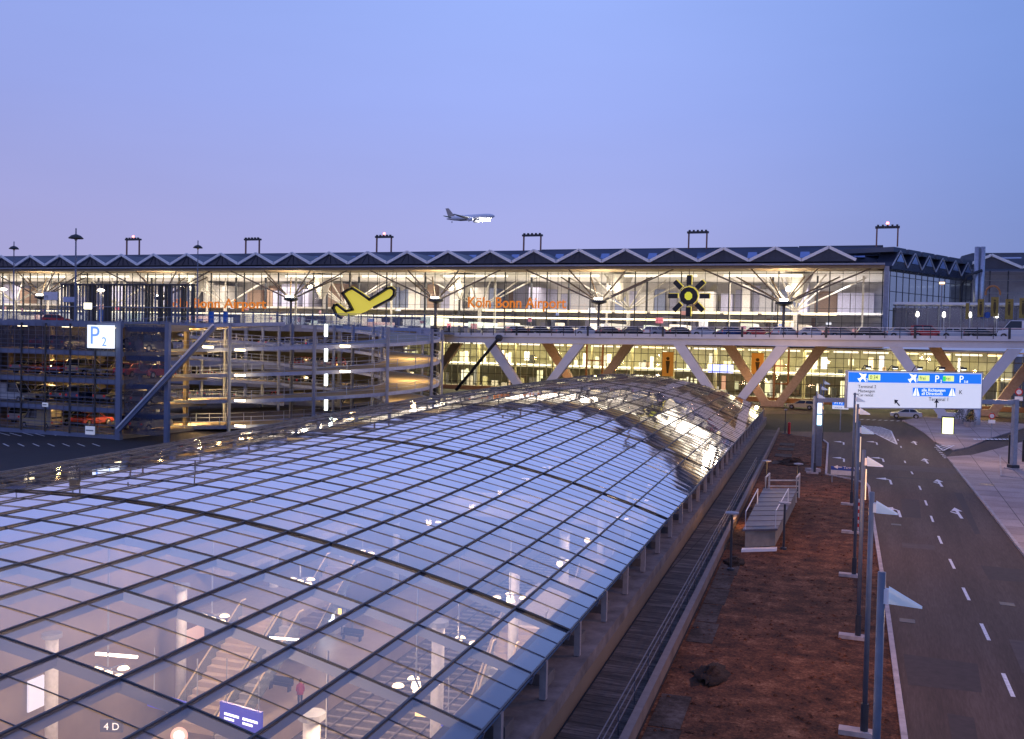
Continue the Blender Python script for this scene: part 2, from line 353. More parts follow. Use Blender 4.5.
# hatched islands
def hatch(pts,n,z=.014,w=.16):
    mb=MB(); Q=[gp(*p) for p in pts]; m=len(Q)
    for a,b in zip(Q,Q[1:]+Q[:1]): 
        mb.sheet([(v.x,v.y,z) for v in dash((a+b)/2,b-a,w,(b-a).length)])
    mn=min(q.x+q.y*.35 for q in Q); mx_=max(q.x+q.y*.35 for q in Q)
    for k in range(1,n):
        t=mn+(mx_-mn)*k/n; hits=[]
        for a,b in zip(Q,Q[1:]+Q[:1]):
            fa,fb=a.x+a.y*.35-t,b.x+b.y*.35-t
            if fa*fb<0: hits.append(a+(b-a)*(fa/(fa-fb)))
        if len(hits)>=2: mb.sheet([(v.x,v.y,z+.004) for v in dash((hits[0]+hits[1])/2,hits[1]-hits[0],w*1.6,(hits[1]-hits[0]).length)])
    return mb.build('hatched_marking',M_paintw)
struct(hatch([(861.5,425.5),(874,433),(897,444.5),(891,431),(880,427)],11))
struct(hatch([(936,446),(954,446.5),(943,452)],5,z=.13))
mb=MB()
for i in range(7): 
    p=gp(936+i*1.6,447.5+i*1.75); mb.sheet([(v.x,v.y,.02) for v in dash(p,(1,0,0),.5,.32)])
for i in range(9):
    p=gp(975+i*4.2,440.5); mb.sheet([(v.x,v.y,.15) for v in dash(p,(0,1,0),.35,1.6)])
for i in range(12):
    p=gp(862+i*6,419.5+i*.25); mb.sheet([(v.x,v.y,.02) for v in dash(p,(.3,1,0),.3,1.4)])
struct(mb.build('block_marking',M_paintw))
mb=MB(); mb.sheet([(v.x,v.y,.013) for v in [gp(764,431),gp(850,432.5),gp(862,424),gp(850,414),gp(766,414)]])
tag(mb.build('grass_verge',ground_mat('verge',[(.3,(.03,.035,.016)),(.7,(.07,.07,.03))],.6,.95,.8,scale2=7)),'dull grass verge between the cross road and terminal','grass',kind='stuff')
# manhole
for p in [(987,486)]:
    c=gp(*p); tag(MB().box((c.x-.5,c.y-.35,.122),(c.x+.5,c.y+.35,.126)).build('manhole_cover',M_dark),'dark rectangular cover set in the pale pavement','cover')
# earth clods
mb=MB(); rr_=random.Random(3)
def in_dirt(p):
    ins=False; n=len(poly)
    for i in range(n):
        a,b=poly[i],poly[(i+1)%n]
        if (a.y>p.y)!=(b.y>p.y) and p.x<(b.x-a.x)*(p.y-a.y)/(b.y-a.y)+a.x: ins=not ins
    return ins
cnt=0
while cnt<2600:
    y=18+(rr_.random()**1.5)*100; x=-10+rr_.random()*12; p=Vector((x,y,0))
    if not in_dirt(p): continue
    r=rr_.choice([.03,.035,.04,.05,.06,.09]); cnt+=1
    v=[(x+r*rr_.uniform(.7,1.3)*a,y+r*rr_.uniform(.7,1.3)*b,.03+r*.7*rr_.uniform(.6,1.2)*c) for a,b,c in [(1,0,0),(0,1,0),(-1,0,0),(0,-1,0),(0,0,1)]]
    mb.add(v,[(0,1,4),(1,2,4),(2,3,4),(3,0,4)])
tag(mb.build('loose_earth',G_dirt),'loose clods and stones scattered over the red dirt strip','earth',kind='stuff')
# concrete slabs strip beside the wall
mb=MB(); i=0
for s0 in [-9,-6.3,-3.6,-.9,1.8,4.5,7.2,9.9,12.6,15.3,18]:
    i+=1
    if i in (1,5,6): continue
    sbox(mb,s0,s0+2.6,2.45,3.3+rr_.uniform(-.15,.15),.0,.045)
M_slab=ground_mat('stained_slab',[(.42,(.02,.013,.010)),(.5,(.055,.04,.033)),(.6,(.11,.09,.08))],.6,.9,.5,scale2=5)
struct(mb.build('paving_strip',M_slab))
mb=MB()
for s0 in [62,68,74,79]: sbox(mb,s0,s0+2.6,2.9,4.4,.03,.08)
struct(mb.build('paving_strip',M_slab))
# ------------------------------------------------------------------ parking yard at left
mb=MB()
for i in range(9):
    p=gp(4+i*11.5,434+ (i%2)*.6); mb.sheet([(v.x,v.y,.012) for v in dash(p,(-.9,.45,0),.14,3.6)])
for i in range(7):
    p=gp(6+i*15,445); mb.sheet([(v.x,v.y,.012) for v in dash(p,(-.9,.55,0),.14,2.4)])
struct(mb.build('bay_lines',M_paintw))
# ------------------------------------------------------------------ walkway and retaining wall
mb=MB(); sbox(mb,-26,97,.36,2.02,-.3,.10); struct(mb.build('walkway',G_walk))
M_wall=mat('wall_concrete',(.20,.15,.125),.85,noise=(.8,.35),bump=.2)
wall=thing('retaining_wall','long low concrete wall between walkway and red dirt','wall',S(20,2.2,0))
mb=MB(); sbox(mb,-26,20,2.10,2.28,-.3,.45); mb.build('wall_panel',M_wall,wall)
mb=MB(); sbox(mb,20.03,58,2.10,2.28,-.3,.45); mb.build('wall_panel',M_wall,wall)
mb=MB(); sbox(mb,58.03,97,2.10,2.28,-.3,.42); mb.build('wall_panel',M_wall,wall)
mb=MB(); sbox(mb,-26,58,2.08,2.30,.453,.48); mb.build('coping',mat('coping',(.17,.15,.145),.8),wall)
M_rl2=mat('rail_dark',(.09,.10,.13),.5)
rail=thing('walkway_railing','thin metal railing along the outer edge of the sunken walkway','railing',S(20,1.8,.3))
for k,z in enumerate((.45,.75,1.0)): MB().tube([S(-26,1.84,z),S(58,1.84,z)],.018).build('rail',M_rl2,rail)
for k in range(36): MB().tube([S(-26+k*2.4,1.84,.1),S(-26+k*2.4,1.84,1.0)],.022,6).build('post',M_rl2,rail)
# ------------------------------------------------------------------ glass vault
Wd=35.6; HW=Wd/2
def smooth(t): t=max(0,min(1,t)); return t*t*(3-2*t)
def rise(s): return 2.8+1.15*smooth(s/58)
def VZ(s,l):
    r=rise(s); RR=(HW*HW+r*r)/(2*r); return 2.1+r-(RR-math.sqrt(RR*RR-(l+HW)**2))
def V(s,l,dz=0): return S(s,l,VZ(s,l)+dz)
NL=24; LS=[0]+[-1.65-1.505*k for k in range(NL-1)]+[-Wd]
pitch=19.4/15
SS=[]; s=0
while s>SA: s-=pitch
SS=[s+pitch*i for i in range(1,200) if s+pitch*i<SB]
vault=thing('station_roof','huge shallow glass vault roof over the sunken railway station','glass roof',S(40,-18,2))
M_pane=glass_mat('vault_glass',2.15,(.93,.90,.89),(.74,.71,.72),.085,bump=.05,refl=(.93,.93,.97),curve=(.15,.43,.11,.97))
# every pane is its own quad with a tiny random tilt, as real panes have
mb=MB(); rg=random.Random(11)
for i in range(len(SS)-1):
    for j in range(NL):
        a,b,c,d=V(SS[i],LS[j]),V(SS[i+1],LS[j]),V(SS[i+1],LS[j+1]),V(SS[i],LS[j+1])
        t1=rg.gauss(0,.0014); t2=rg.gauss(0,.0011)
        mb.add([a+Vector((0,0,t1+t2)),b+Vector((0,0,-t1+t2)),c+Vector((0,0,-t1-t2)),d+Vector((0,0,t1-t2))],[(0,1,2,3)])
mb.build('glass_panes',M_pane,vault,recalc=False)
mb=MB()
for i in range(len(SS)-1):
    a,b,c,d=V(SS[i],LS[0],-.08),V(SS[i+1],LS[0],-.08),V(SS[i+1],-.62,-.08),V(SS[i],-.62,-.08)
    t=rg.gauss(0,.002); mb.add([a,b,c+Vector((0,0,t)),d+Vector((0,0,-t))],[(0,1,2,3)])
M_eave=mat('eave_dim_blue',(.05,.11,.20),.4,metal=0,noise=False); mb.build('eave_dark_strip',M_eave,vault)  # blue strip stands in for the dim interior under the edge glass
M_mull=mat('mullion',(.03,.04,.06),.45,noise=False); M_beam=mat('beam_paint',(.13,.15,.21),.5,noise=False); M_gbar=mat('glazing_bar',(.05,.055,.08),.4,noise=False); M_cap=mat('joint_cap',(.008,.010,.014),.6,noise=False)
for j in range(0,NL+1):
    mb=MB(); l=LS[j]; st=[SA+.2]+[x for x in SS[::3]]+[SB]
    for a,b in zip(st[:-1],st[1:]): mb.bar(V(a,l,.03),V(b,l,.03),.055,.04)
    mb.build('longitudinal_bar',M_mull,vault)
    if 0<j<NL:
        mb=MB()
        for a,b in zip(st[:-1],st[1:]): mb.bar(V(a,l,-.115),V(b,l,-.115),.055,.2)
        mb.build('purlin',M_beam,vault)
def arch(s,w_,h,dz,m,name):
    mb=MB(); n=36
    for k in range(n):
        a=-Wd*k/n; b=-Wd*(k+1)/n; mb.bar(V(s,a,dz),V(s,b,dz),w_,h)
    return mb.build(name,m,vault)
for i,s in enumerate(SS):
    k=round(s/pitch)
    if k%15==0: arch(s,.12,.05,.035,M_cap,'joint_cap_bar')
    elif k%3!=0: arch(s,.024,.016,.010,M_gbar,'glazing_bar')
    if k%3==0:
        arch(s,.07,.24,-.14,M_beam,'arch_beam')
        if k%15: arch(s,.04,.025,.014,M_mull,'glazing_bar')
# eave posts, ledge and side wall
M_post=mat('eave_post',(.30,.29,.31),.6)
for i,s in enumerate(SS):
    k=round(s/pitch)
    if k%3==1:
        mb=MB(); sbox(mb,s-.09,s+.09,-.16,.02,1.02,2.04); mb.build('eave_post',M_post,vault)
mb=MB(); sbox(mb,SA,SB,-.8,.28,.62,1.0); mb.build('ledge',mat('ledge_concrete',(.17,.15,.15),.85,noise=(1.1,.5),bump=.2),vault)
mb=MB(); sbox(mb,SA,SB,-1.0,-.80,.6,2.0); mb.build('side_wall',mat('side_wall',(.16,.12,.10),.8,noise=(.8,.4)),vault)
mb=MB(); sbox(mb,SA,SB,-Wd-.5,-Wd,-.2,2.1); mb.build('side_wall',mat('side_wall',(.3,.24,.2)),vault)
for i,s in enumerate(SS):
    if round(s/pitch)%3==2:
        mb=MB(); sbox(mb,s-.35,s+.35,-.72,-.2,1.0,1.32); mb.build('vent_box',M_dconc,vault)
mb=MB(); sbox(mb,SA,SB,.1,.22,-.3,.618); mb.build('plinth',M_dconc,vault)
# end wall of the vault: glazed segment
mb=MB(); n=24
for k in range(n):
    a=-Wd*k/n; b=-Wd*(k+1)/n; mb.sheet([S(SB,a,1.0),S(SB,b,1.0),V(SB,b),V(SB,a)])
mb.build('end_glazing',M_pane,vault)
# small aerials and gulls' perches on the crest
for q,(px_,py_,h) in enumerate([(73,495,.5),(80,482,.45),(195,470,.4),(18,492,.25),(128,489,.25)]):
    p=atZ(px_,py_,0); d=ray(px_,py_)
    t=60.0
    for it in range(60):
        pt=CAM+d*(t/d.y*1.0); s_,l_=sl(pt)
        if l_<=-Wd+.2 or l_>=0: t-=.6; continue
        if pt.z<VZ(s_,l_): t-=.5
        else: break
    if q==0:
        tr=thing('roof_sensor','small dark bracket sensor standing on a joint of the glass roof','sensor',pt)
        MB().tube([pt,pt+Vector((0,0,h))],.03,6).build('stem',M_dark,tr)
        MB().tube([pt+Vector((-.4,0,h*.6)),pt+Vector((.2,0,h))],.03,6).build('arm',M_dark,tr); MB().box(pt+Vector((-.1,-.08,h-.1)),pt+Vector((.25,.08,h+.08))).build('sensor_head',M_dark,tr)
    else:
        lab=[None,'thin dark rod on the vault glass just above the bracket sensor','thin rod standing on the vault glass furthest along its crest','short rod on the vault glass at the left picture edge','short rod on the vault between bracket sensor and far rod'][q]
        tag(MB().tube([pt,pt+Vector((0,0,h))],.025,6).build('lightning_rod',M_dark),lab,'rod',group='rods on the vault')
# ------------------------------------------------------------------ inside the station
M_floor=mat('platform_floor',(.46,.38,.31),.45,noise=(.5,.12)); M_track=mat('track_bed',(.10,.085,.075),.9,noise=(2,.4)); M_railm=mat('rail_steel',(.22,.2,.19),.35,metal=.7)
M_swall=mat('station_wall',(.20,.155,.115),.75,noise=(.4,.15))
def st(mb,name,m): return struct(mb.build(name,m))
mb=MB(); sbox(mb,SA,SB,WL,.25,-17.4,-17.15); st(mb,'track_bed',M_track)
mb=MB(); sbox(mb,SA,SB,WL-.3,WL-.02,-17.4,-.2); sbox(mb,SA,SB,-.3,.24,-17.4,.6); sbox(mb,SA-.3,SA,WL,0,-17.4,1.8); sbox(mb,SB,SB+.3,WL,0,-17.4,1.0); st(mb,'trench_walls',M_swall)
for l0,l1 in ((-35.9,-27.),(-17.2,-8.2)):
    mb=MB(); sbox(mb,SA,SB,l0,l1,-17.1,-16); st(mb,'platform',M_floor)
    mb=MB(); 
    for e in (l0+.15,l1-.5): sbox(mb,SA,SB,e,e+.35,-15.996,-15.98)
    st(mb,'platform_edge_stripe',mat('edge_stripe',(.75,.7,.62),.5))
for l in (-25.4,-23.9,-20.6,-19.1,-6.6,-5.1,-3.3,-1.8):
    mb=MB(); sbox(mb,SA,SB,l-.06,l+.06,-17.14,-16.95); st(mb,'rail',M_railm)
mb=MB()
k=SA
while k<SB: sbox(mb,k,k+.26,-26.6,-17.8,-17.14,-17.05); k+=1.3
st(mb,'sleepers',mat('sleeper',(.3,.27,.24),.8))
# upper galleries on both sides and crossing decks
M_gal=mat('gallery_slab',(.33,.29,.26),.6)
for (a,b,l0,l1,z) in ((-27,2,-35.9,-30,-7.0),(34,60,-35.9,-33,-6.5),(64,76,-35.9,-8,-6.5),(92,106,-35.9,-.4,-4.5),(-27,-16,-35.9,-.4,-6.5)):
    mb=MB(); sbox(mb,a,b,l0,l1,z-.4,z); st(mb,'gallery',M_gal)
def columns(sv,lv,z0,z1,lab):
    i=0
    for l in lv:
        for s in sv:
            t=thing('station_column',f'round grey column inside the station, {ORD[i]} of the {lab}','column',S(s,l,z0),'columns standing in the station'); i+=1
            MB().tube([S(s,l,z0),S(s,l,z1)],.35,14).build('shaft',M_white,t,smooth=True); MB().tube([S(s,l,z1),S(s,l,z1+.25)],.55,14).build('cap',M_grey,t)
columns([6,18,30,42,54,66],[-34.2],-16,-6.9,'column row under the left gallery')
columns([8,22,36,50,64,78],[-12.5],-16,-5,'column row on the right platform')
def stair(s0,l0,width,z0,z1,run,label,esc=False,dirn=1):
    t=thing('escalator' if esc else 'staircase',label,'escalator' if esc else 'stairs',S(s0,l0,z0)); n=int((z1-z0)/.32)
    mb=MB()
    for k in range(n):
        a=s0+dirn*run*k/n; b=s0+dirn*run*(k+1)/n; z=z0+(z1-z0)*(k+1)/n
        sbox(mb,min(a,b),max(a,b),l0-width/2,l0+width/2,z-.55,z)
    mb.build('steps',M_floor if not esc else mat('escalator_steps',(.3,.3,.32),.4),t)
    for sg in (-1,1):
        l=l0+sg*(width/2+.08)
        mb=MB(); mb.prism([S(s0,l,z0),S(s0,l,z0+1.0),S(s0+dirn*run,l,z1+1.0),S(s0+dirn*run,l,z1-.6)],LT*.05)
        mb.build('balustrade',glass_mat('balustrade_glass',1.5,(.8,.85,.85),(.6,.65,.65),.15),t)
        MB().tube([S(s0-dirn*.4,l,z0+1.0),S(s0,l,z0+1.08),S(s0+dirn*run,l,z1+1.08),S(s0+dirn*(run+.5),l,z1+1.05)],.06,6).build('handrail',mat('handrail_brass',(.75,.62,.42),.3,metal=.6),t)
stair(26,-30.5,3.0,-14.6,-9.6,8,'wide pale staircase seen above the blue display boards')
stair(25,-27.6,1.2,-14.6,-9.6,8,'narrow escalator right beside the widest pale staircase',True)
stair(42,-32.3,2.6,-14.6,-9.6,8,'second pale staircase further along, above the first one')
stair(31,-12.6,3.0,-14.6,-9.6,8,'pale staircase near the blue eave strip at lower centre')
stair(22,-10.6,1.3,-13.5,-8.5,6,'escalator with curved rails just in front of the lower centre staircase',True)
stair(54,-12.2,2.6,-14.6,-9.6,8,'pale staircase further along beside the blue eave strip')
for (a_,b_,l0,l1) in ((34,42,-35.8,-28.5),(50,58,-35.8,-30.5),(39,54,-15,-8.4),(62,70,-15,-8.4)):
    mb=MB(); sbox(mb,a_,b_,l0,l1,-10,-9.6); st(mb,'landing',M_gal)
for k,(s,l,wd,h_,c) in enumerate([(12,-35.9,2.4,1.6,(.9,.85,.7)),(18,-35.9,1.2,1.8,(.5,.6,.95)),(-4,-35.9,3.2,1.6,(.95,.8,.6)),(33,-35.9,2.0,1.4,(.8,.3,.2))]):
    mb=MB(); sbox(mb,s,s+wd,l,l+.12,-11-k*.4,-11-k*.4+h_); tag(mb.build('wall_poster',glow(f'wall_poster{k}',c,.7)),['wide pale poster on the trench wall behind the staircase','narrow bluish poster next to the wide pale poster','long cream poster on the trench wall nearest the camera','small reddish poster far along the trench wall'][k],'poster')
# hanging lamp clusters
M_head=glow('floodlight_head',(1,.72,.40),4.5)
def cluster(s,l,z,label):
    t=thing('hanging_floodlight',label,'lamp',S(s,l,z),'floodlight clusters hung under the glass vault')
    MB().tube([S(s,l,z+.2),S(s,l,VZ(s,l)-.6)],.03,6).build('rod',M_grey,t)
    fr_=MB()
    for k in range(4):
        a=PI/2*k+.4+s; fr_.bar(S(s,l,z+.12),S(s,l,z+.12)+Vector((math.cos(a)*.6,math.sin(a)*.6,0)),.05,.04)
    fr_.build('frame',M_grey,t); MB().lathe(S(s,l,z),[(.05,-.2),(.16,-.1),(.12,.1)],10).build('centre_head',M_head,t)
    for k in range(4 if s<12 else 2):
        a=PI/2*k+.4+s; c=S(s,l,z)+Vector((math.cos(a)*.55,math.sin(a)*.55,0))
        h=MB().lathe(c,[(.10,-.05),(.19,-.02),(.15,.04)],10).build('lamp_head',M_head,t)
i=0
rows=[(-14.3,[-8.4,-2.2,4.,10.2,16.6,25.2,31.3,37.6,44.5,52,60],'left'),(-4.9,[-6,.2,4.6,11,18,24,31,38,46,54],'right')]
for l,sv,nm in rows:
    for k,s in enumerate(sv):
        cluster(s,l+rg.uniform(-.3,.3),-.1,f'{ORD[k]} lamp cluster from the near end in the {nm} row under the vault')
for s in (-12,8,28,50,74,96):
    for l in (-28,-9): light('POINT',S(s,l,-1.5),5200 if s<30 else 3600,(1,.68,.40),.8)
for s in (0,30,60,90): light('POINT',S(s,-18,-3),2200,(1,.66,.40),1.2)
# tube lamps
for k,(s,l,z) in enumerate([(-6,-19,-1.2),(2,-18,-1.2),(14,-18,-4)]):
    tag(MB().bar(S(s,l,z),S(s+.2,l+1.6,z),.10,.08).build('tube_lamp',glow('tube',(1,.8,.62),9)),f'{ORD[k]} slim lit tube lamp under the near glass panes','lamp')
# signs in the station
M_bb=mat('board_blue',(.03,.03,.35),.4,emit=(.06,.06,.55),es=.5,noise=False); M_bw=glow('board_white',(.9,.92,1),2)
def board(s,l,z,wid,h,label,n=2):
    t=thing('departure_board',label,'board',S(s,l,z)); 
    a=S(s,l,z); e=(LT*.85-AX*.2).normalized(); nn=Vector((e.y,-e.x,0))
    MB().prism([a,a+e*wid,a+e*wid+Vector((0,0,h)),a+Vector((0,0,h))],-nn*-.15).build('panel',M_bb,t)
    for k in range(n):
        c=a+e*(wid*(.12+.45*k))+Vector((0,0,h*.45))+nn*.165
        MB().prism([c,c+e*wid*.36,c+e*wid*.36+Vector((0,0,h*.11)),c+Vector((0,0,h*.11))],nn*.01).build('lit_line',M_bw,t); c=c-Vector((0,0,h*.2)); MB().prism([c,c+e*wid*.24,c+e*wid*.24+Vector((0,0,h*.1)),c+Vector((0,0,h*.1))],nn*.01).build('lit_line',M_bw,t)
    MB().tube([a+e*.3+Vector((0,0,h)),a+e*.3+Vector((0,0,h+2.2))],.03,6).build('hanger',M_grey,t); MB().tube([a+e*(wid-.3)+Vector((0,0,h)),a+e*(wid-.3)+Vector((0,0,h+2.2))],.03,6).build('hanger',M_grey,t)
def sat(x,y,z): p=atZ(x,y,z); return sl(p)
s_,l_=sat(150,695,-7.5); board(s_,l_,-8.0,3.6,.7,'long blue display board with white line left of the dark platform sign')
s_,l_=sat(222,710,-8.5); board(s_,l_,-9.1,2.8,1.1,'blue display board with several white lines below the left staircase',2)
s_,l_=sat(443,715,-7.5); board(s_,l_,-8.0,2.2,.6,'blue board hanging near the right platform staircase',1)
s_,l_=sat(100,732,-9); a=S(s_,l_,-9); t=thing('platform_sign','small dark sign reading 4 D seen through the near glass','sign',a)
e=CR.copy(); e.z=0; e.normalize(); nn=Vector((e.y,-e.x,0))
MB().prism([a,a+e*1.1,a+e*1.1+Vector((0,0,.6)),a+Vector((0,0,.6))],-nn*.1).build('panel',mat('sign_dark',(.05,.05,.08),.4),t)
text_obj('4 D',.5,glow('sign_text',(.85,.85,.9),.7),.005,'lettering',t,Matrix.Translation(a+e*.18+nn*.02+Vector((0,0,.12)))@Matrix.Rotation(math.atan2(e.y,e.x),4,'Z')@Matrix.Rotation(PI/2,4,'X'))
s_,l_=sat(179,736,-9); a=S(s_,l_,-9); t=thing('warning_sign','round white sign with red ring seen through the near glass','sign',a)
mm=Matrix.Translation(a)@Matrix.Rotation(math.atan2(e.y,e.x),4,'Z')
def disc(mb,r,y0,y1,n=20,M_=None):
    vs=[]; 
    for k in range(n): vs.append(M_@Vector((r*math.cos(2*PI*k/n),y0,r*math.sin(2*PI*k/n))))
    return mb.prism(vs,(M_@Vector((0,y1,0)))-(M_@Vector((0,y0,0))))
disc(MB(),.42,0,.05,M_=mm).build('ring',glow('ring_red',(.9,.08,.05),.9),t); disc(MB(),.28,-.02,-.005,M_=mm).build('face',glow('face_white',(.9,.9,.9),.9),t)
s_,l_=sat(415,716,-8); a=S(s_,l_,-8); t=thing('exit_sign','yellow wedge shaped lit sign near the right platform staircase','sign',a)
MB().prism([a,a+e*1.5-Vector((0,0,.15)),a+e*1.5+Vector((0,0,.1)),a+Vector((0,0,.45))],-nn*.12).build('panel',glow('sign_amber',(1,.62,.05),1.6),t); MB().tube([a+e*.2+Vector((0,0,.4)),a+e*.2+Vector((0,0,2.4))],.03,6).build('hanger',M_grey,t)
# kiosk and benches on left platform
s_,l_=sat(338,632,-16); a=S(s_,l_,-16)
t=thing('kiosk','bright glass kiosk with lit posters on the left platform','kiosk',a)
MB().box(a+Vector((-1.6,-1.2,2.5)),a+Vector((1.6,1.2,2.75))).build('roof',M_beam,t); MB().box(a+Vector((-1.4,-.9,0)),a+Vector((.2,1,2.45))).build('cabin',mat('cabin',(.6,.6,.62),.4),t)
MB().box(a+Vector((-1.2,-1.0,.7)),a+Vector((-.7,-.92,2.2))).build('lit_poster',glow('poster',(.9,.95,1),5),t); MB().box(a+Vector((-.4,-1.0,.7)),a+Vector((.1,-.92,2.2))).build('lit_poster',MATS['poster'],t)
MB().box(a+Vector((.5,-.9,1.9)),a+Vector((.9,-.8,2.4))).build('amber_lamp',glow('amber',(1,.6,.05),4),t)
for q in ((.9,-.9),(.9,.9),(1.5,0)): MB().tube([a+Vector((q[0],q[1],0)),a+Vector((q[0],q[1],2.5))],.06,8).build('post',M_grey,t)
for k,(px_,py_) in enumerate([(280,690),(352,640),(300,660)]):
    s_,l_=sat(px_,py_,-16); a=S(s_,l_,-16); t=thing('platform_bench',['dark bench beside the person in the red coat','dark bench just beyond the kiosk','dark bench between kiosk and staircase'][k],'bench',a)
    MB().box(a+Vector((-1,-.25,.42)),a+Vector((1,.25,.48))).build('seat',M_dark,t); MB().box(a+Vector((-1,.22,.5)),a+Vector((1,.28,.95))).build('backrest',M_dark,t)
    for x in (-.8,.8): MB().box(a+Vector((x-.04,-.2,0)),a+Vector((x+.04,.2,.42))).build('leg',M_dark,t)
# person with red coat
def person(loc,label,coatcol,rz=0,walk=.18):
    root=thing('person',label,'person',(0,0,0))
    me=bpy.data.meshes.new('body'); J=[(0,0,.93),(0,0,1.12),(0,0,1.36),(0,.0,1.50),(0,.02,1.62),(0,.02,1.72)]
    E=[(i,i+1) for i in range(5)]; rad=[.14,.13,.16,.055,.095,.07]
    def chain(st_,pts,rs):
        p=st_
        for q,r in zip(pts,rs): J.append(q); rad.append(r); E.append((p,len(J)-1)); p=len(J)-1
    for sgn in (-1,1):
        chain(2,[(sgn*.19,0,1.40),(sgn*.24,-.03*sgn,1.13),(sgn*.23,.10-.05*sgn,.90),(sgn*.23,.14-.05*sgn,.80)],[.06,.05,.038,.04])
        chain(0,[(sgn*.10,walk*.3*sgn,.85),(sgn*.11,walk*.8*sgn+.03,.48),(sgn*.11,walk*sgn,.08),(sgn*.11,walk*sgn+.16,.04)],[.10,.065,.045,.04])
    me.from_pydata(J,E,[]); o=bpy.data.objects.new('body',me); COL.objects.link(o)
    md=o.modifiers.new('s','SKIN'); 
    for i,sv in enumerate(me.skin_vertices[0].data): sv.radius=(rad[i],rad[i]); sv.use_root=(i==0)
    m2=o.modifiers.new('u','SUBSURF'); m2.levels=2; m2.render_levels=2
    bpy.context.view_layer.update()
    me2=bpy.data.meshes.new_from_object(o.evaluated_get(bpy.context.evaluated_depsgraph_get())); bpy.data.objects.remove(o)
    b=bpy.data.objects.new('body',me2); COL.objects.link(b); b.parent=root; me2.materials.clear(); me2.materials.append(mat('skin',(.45,.27,.2),.6,noise=False))
    for p in me2.polygons: p.use_smooth=True
    c=MB(); c.lathe((0,0,0),[(.24,.70),(.22,.95),(.185,1.12),(.215,1.36),(.14,1.47),(.075,1.52)],16)
    for sgn in (-1,1): c.tube([(sgn*.17,0,1.42),(sgn*.24,-.03*sgn,1.13),(sgn*.235,.10-.05*sgn,.90)],.072,10)
    c.build('coat',coatcol,root,smooth=True)
    t_=MB()
    for sgn in (-1,1): t_.tube([(sgn*.09,walk*.2*sgn,.9),(sgn*.11,walk*.8*sgn+.03,.48),(sgn*.11,walk*sgn,.1)],.10,10,r2=.065)
    t_.build('trousers',M_dark,root,smooth=True)
    MB().lathe((0,0,0),[(.05,1.60),(.105,1.66),(.11,1.74),(.06,1.81),(.01,1.82)],14).build('hair',mat('hair',(.04,.025,.015),.7),root,smooth=True)
    root.location=loc; root.rotation_euler=(0,0,rz)
M_coat=mat('red_coat',(.50,.04,.04),.7)
s_,l_=sat(300,704,-16); person(S(s_,l_,-15.98),'person in a red coat walking on the platform under the glass',M_coat,.6)
# ------------------------------------------------------------------ terminal
YF=178.; XL,XR=-290.,-1.0
term=thing('terminal_building','long glazed airport terminal with zigzag roof edge, glowing warmly inside','terminal',(-100,178,0))
M_roof=mat('roof_metal',(.065,.085,.13),.5,noise=(.15,.15)); M_fas=mat('fascia_white',(.86,.86,.86),.45,noise=(1,.06)); M_gab=mat('gable_glass',(.03,.04,.07),.25,noise=(.4,.3))
M_soff=mat('soffit',(.30,.22,.13),.7); M_sky=mat('skylight',(.30,.42,.66),.15,metal=.6,noise=False)
pk=-10.0; mod=8.84; ZV,ZP=24.95,27.15
k=-1; 
peaks=[]
x=pk
while x>XL-mod: peaks.append(x); x-=mod
for p in peaks:
    a=(max(p-mod/2,XL),YF,ZV); b=(p,YF,ZP); c=(p+mod/2,YF,ZV)
    mb=MB(); mb.bar((a[0],YF,ZV),b,.5,.24,upv=(0,1,0)); mb.bar(b,c,.5,.24,upv=(0,1,0)); mb.build('roof_fascia',M_fas,term)
mb=MB()
for p in peaks:
    mb.prism([(p-mod/2+.1,YF+.5,ZV-.2),(p+mod/2-.1,YF+.5,ZV-.2),(p,YF+.5,ZP-.1)],(0,.3,0))
    for f in (-.5,0,.5): mb.bar((p+f*mod*.35,YF+.4,ZV-.1),(p+f*mod*.1,YF+.4,ZP-.5),.08)
mb.build('gable_infill',M_gab,term)
mb=MB()
for p in peaks:
    for sg in (-1,1): mb.prism([(p,YF+.6,ZP),(p+sg*mod/2,YF+.6,ZV),(p+sg*mod/2,YF+.6,ZV-.2),(p,YF+.6,ZP-.2)],(0,60,0))
mb.build('folded_roof',M_roof,term)
# higher rear crest of the roof that closes the view between the folds
mb=MB(); mb.prism([(XL,YF+9,24.6),(XL,YF+13,28.35),(XL,YF+45,28.5),(XL,YF+45,24.6)],(XR-XL-1,0,0)); mb.build('roof_crest',M_roof,term)
mb=MB()
for p in peaks: q_=(p+mod/2)*1.06; mb.prism([(q_-.3,YF+10.45,26.15),(q_+1.5,YF+10.45,26.15),(q_+1.3,YF+11.75,27.35),(q_-.3,YF+11.75,27.35)],(0,-.09,.09))
mb.build('skylight',M_sky,term)
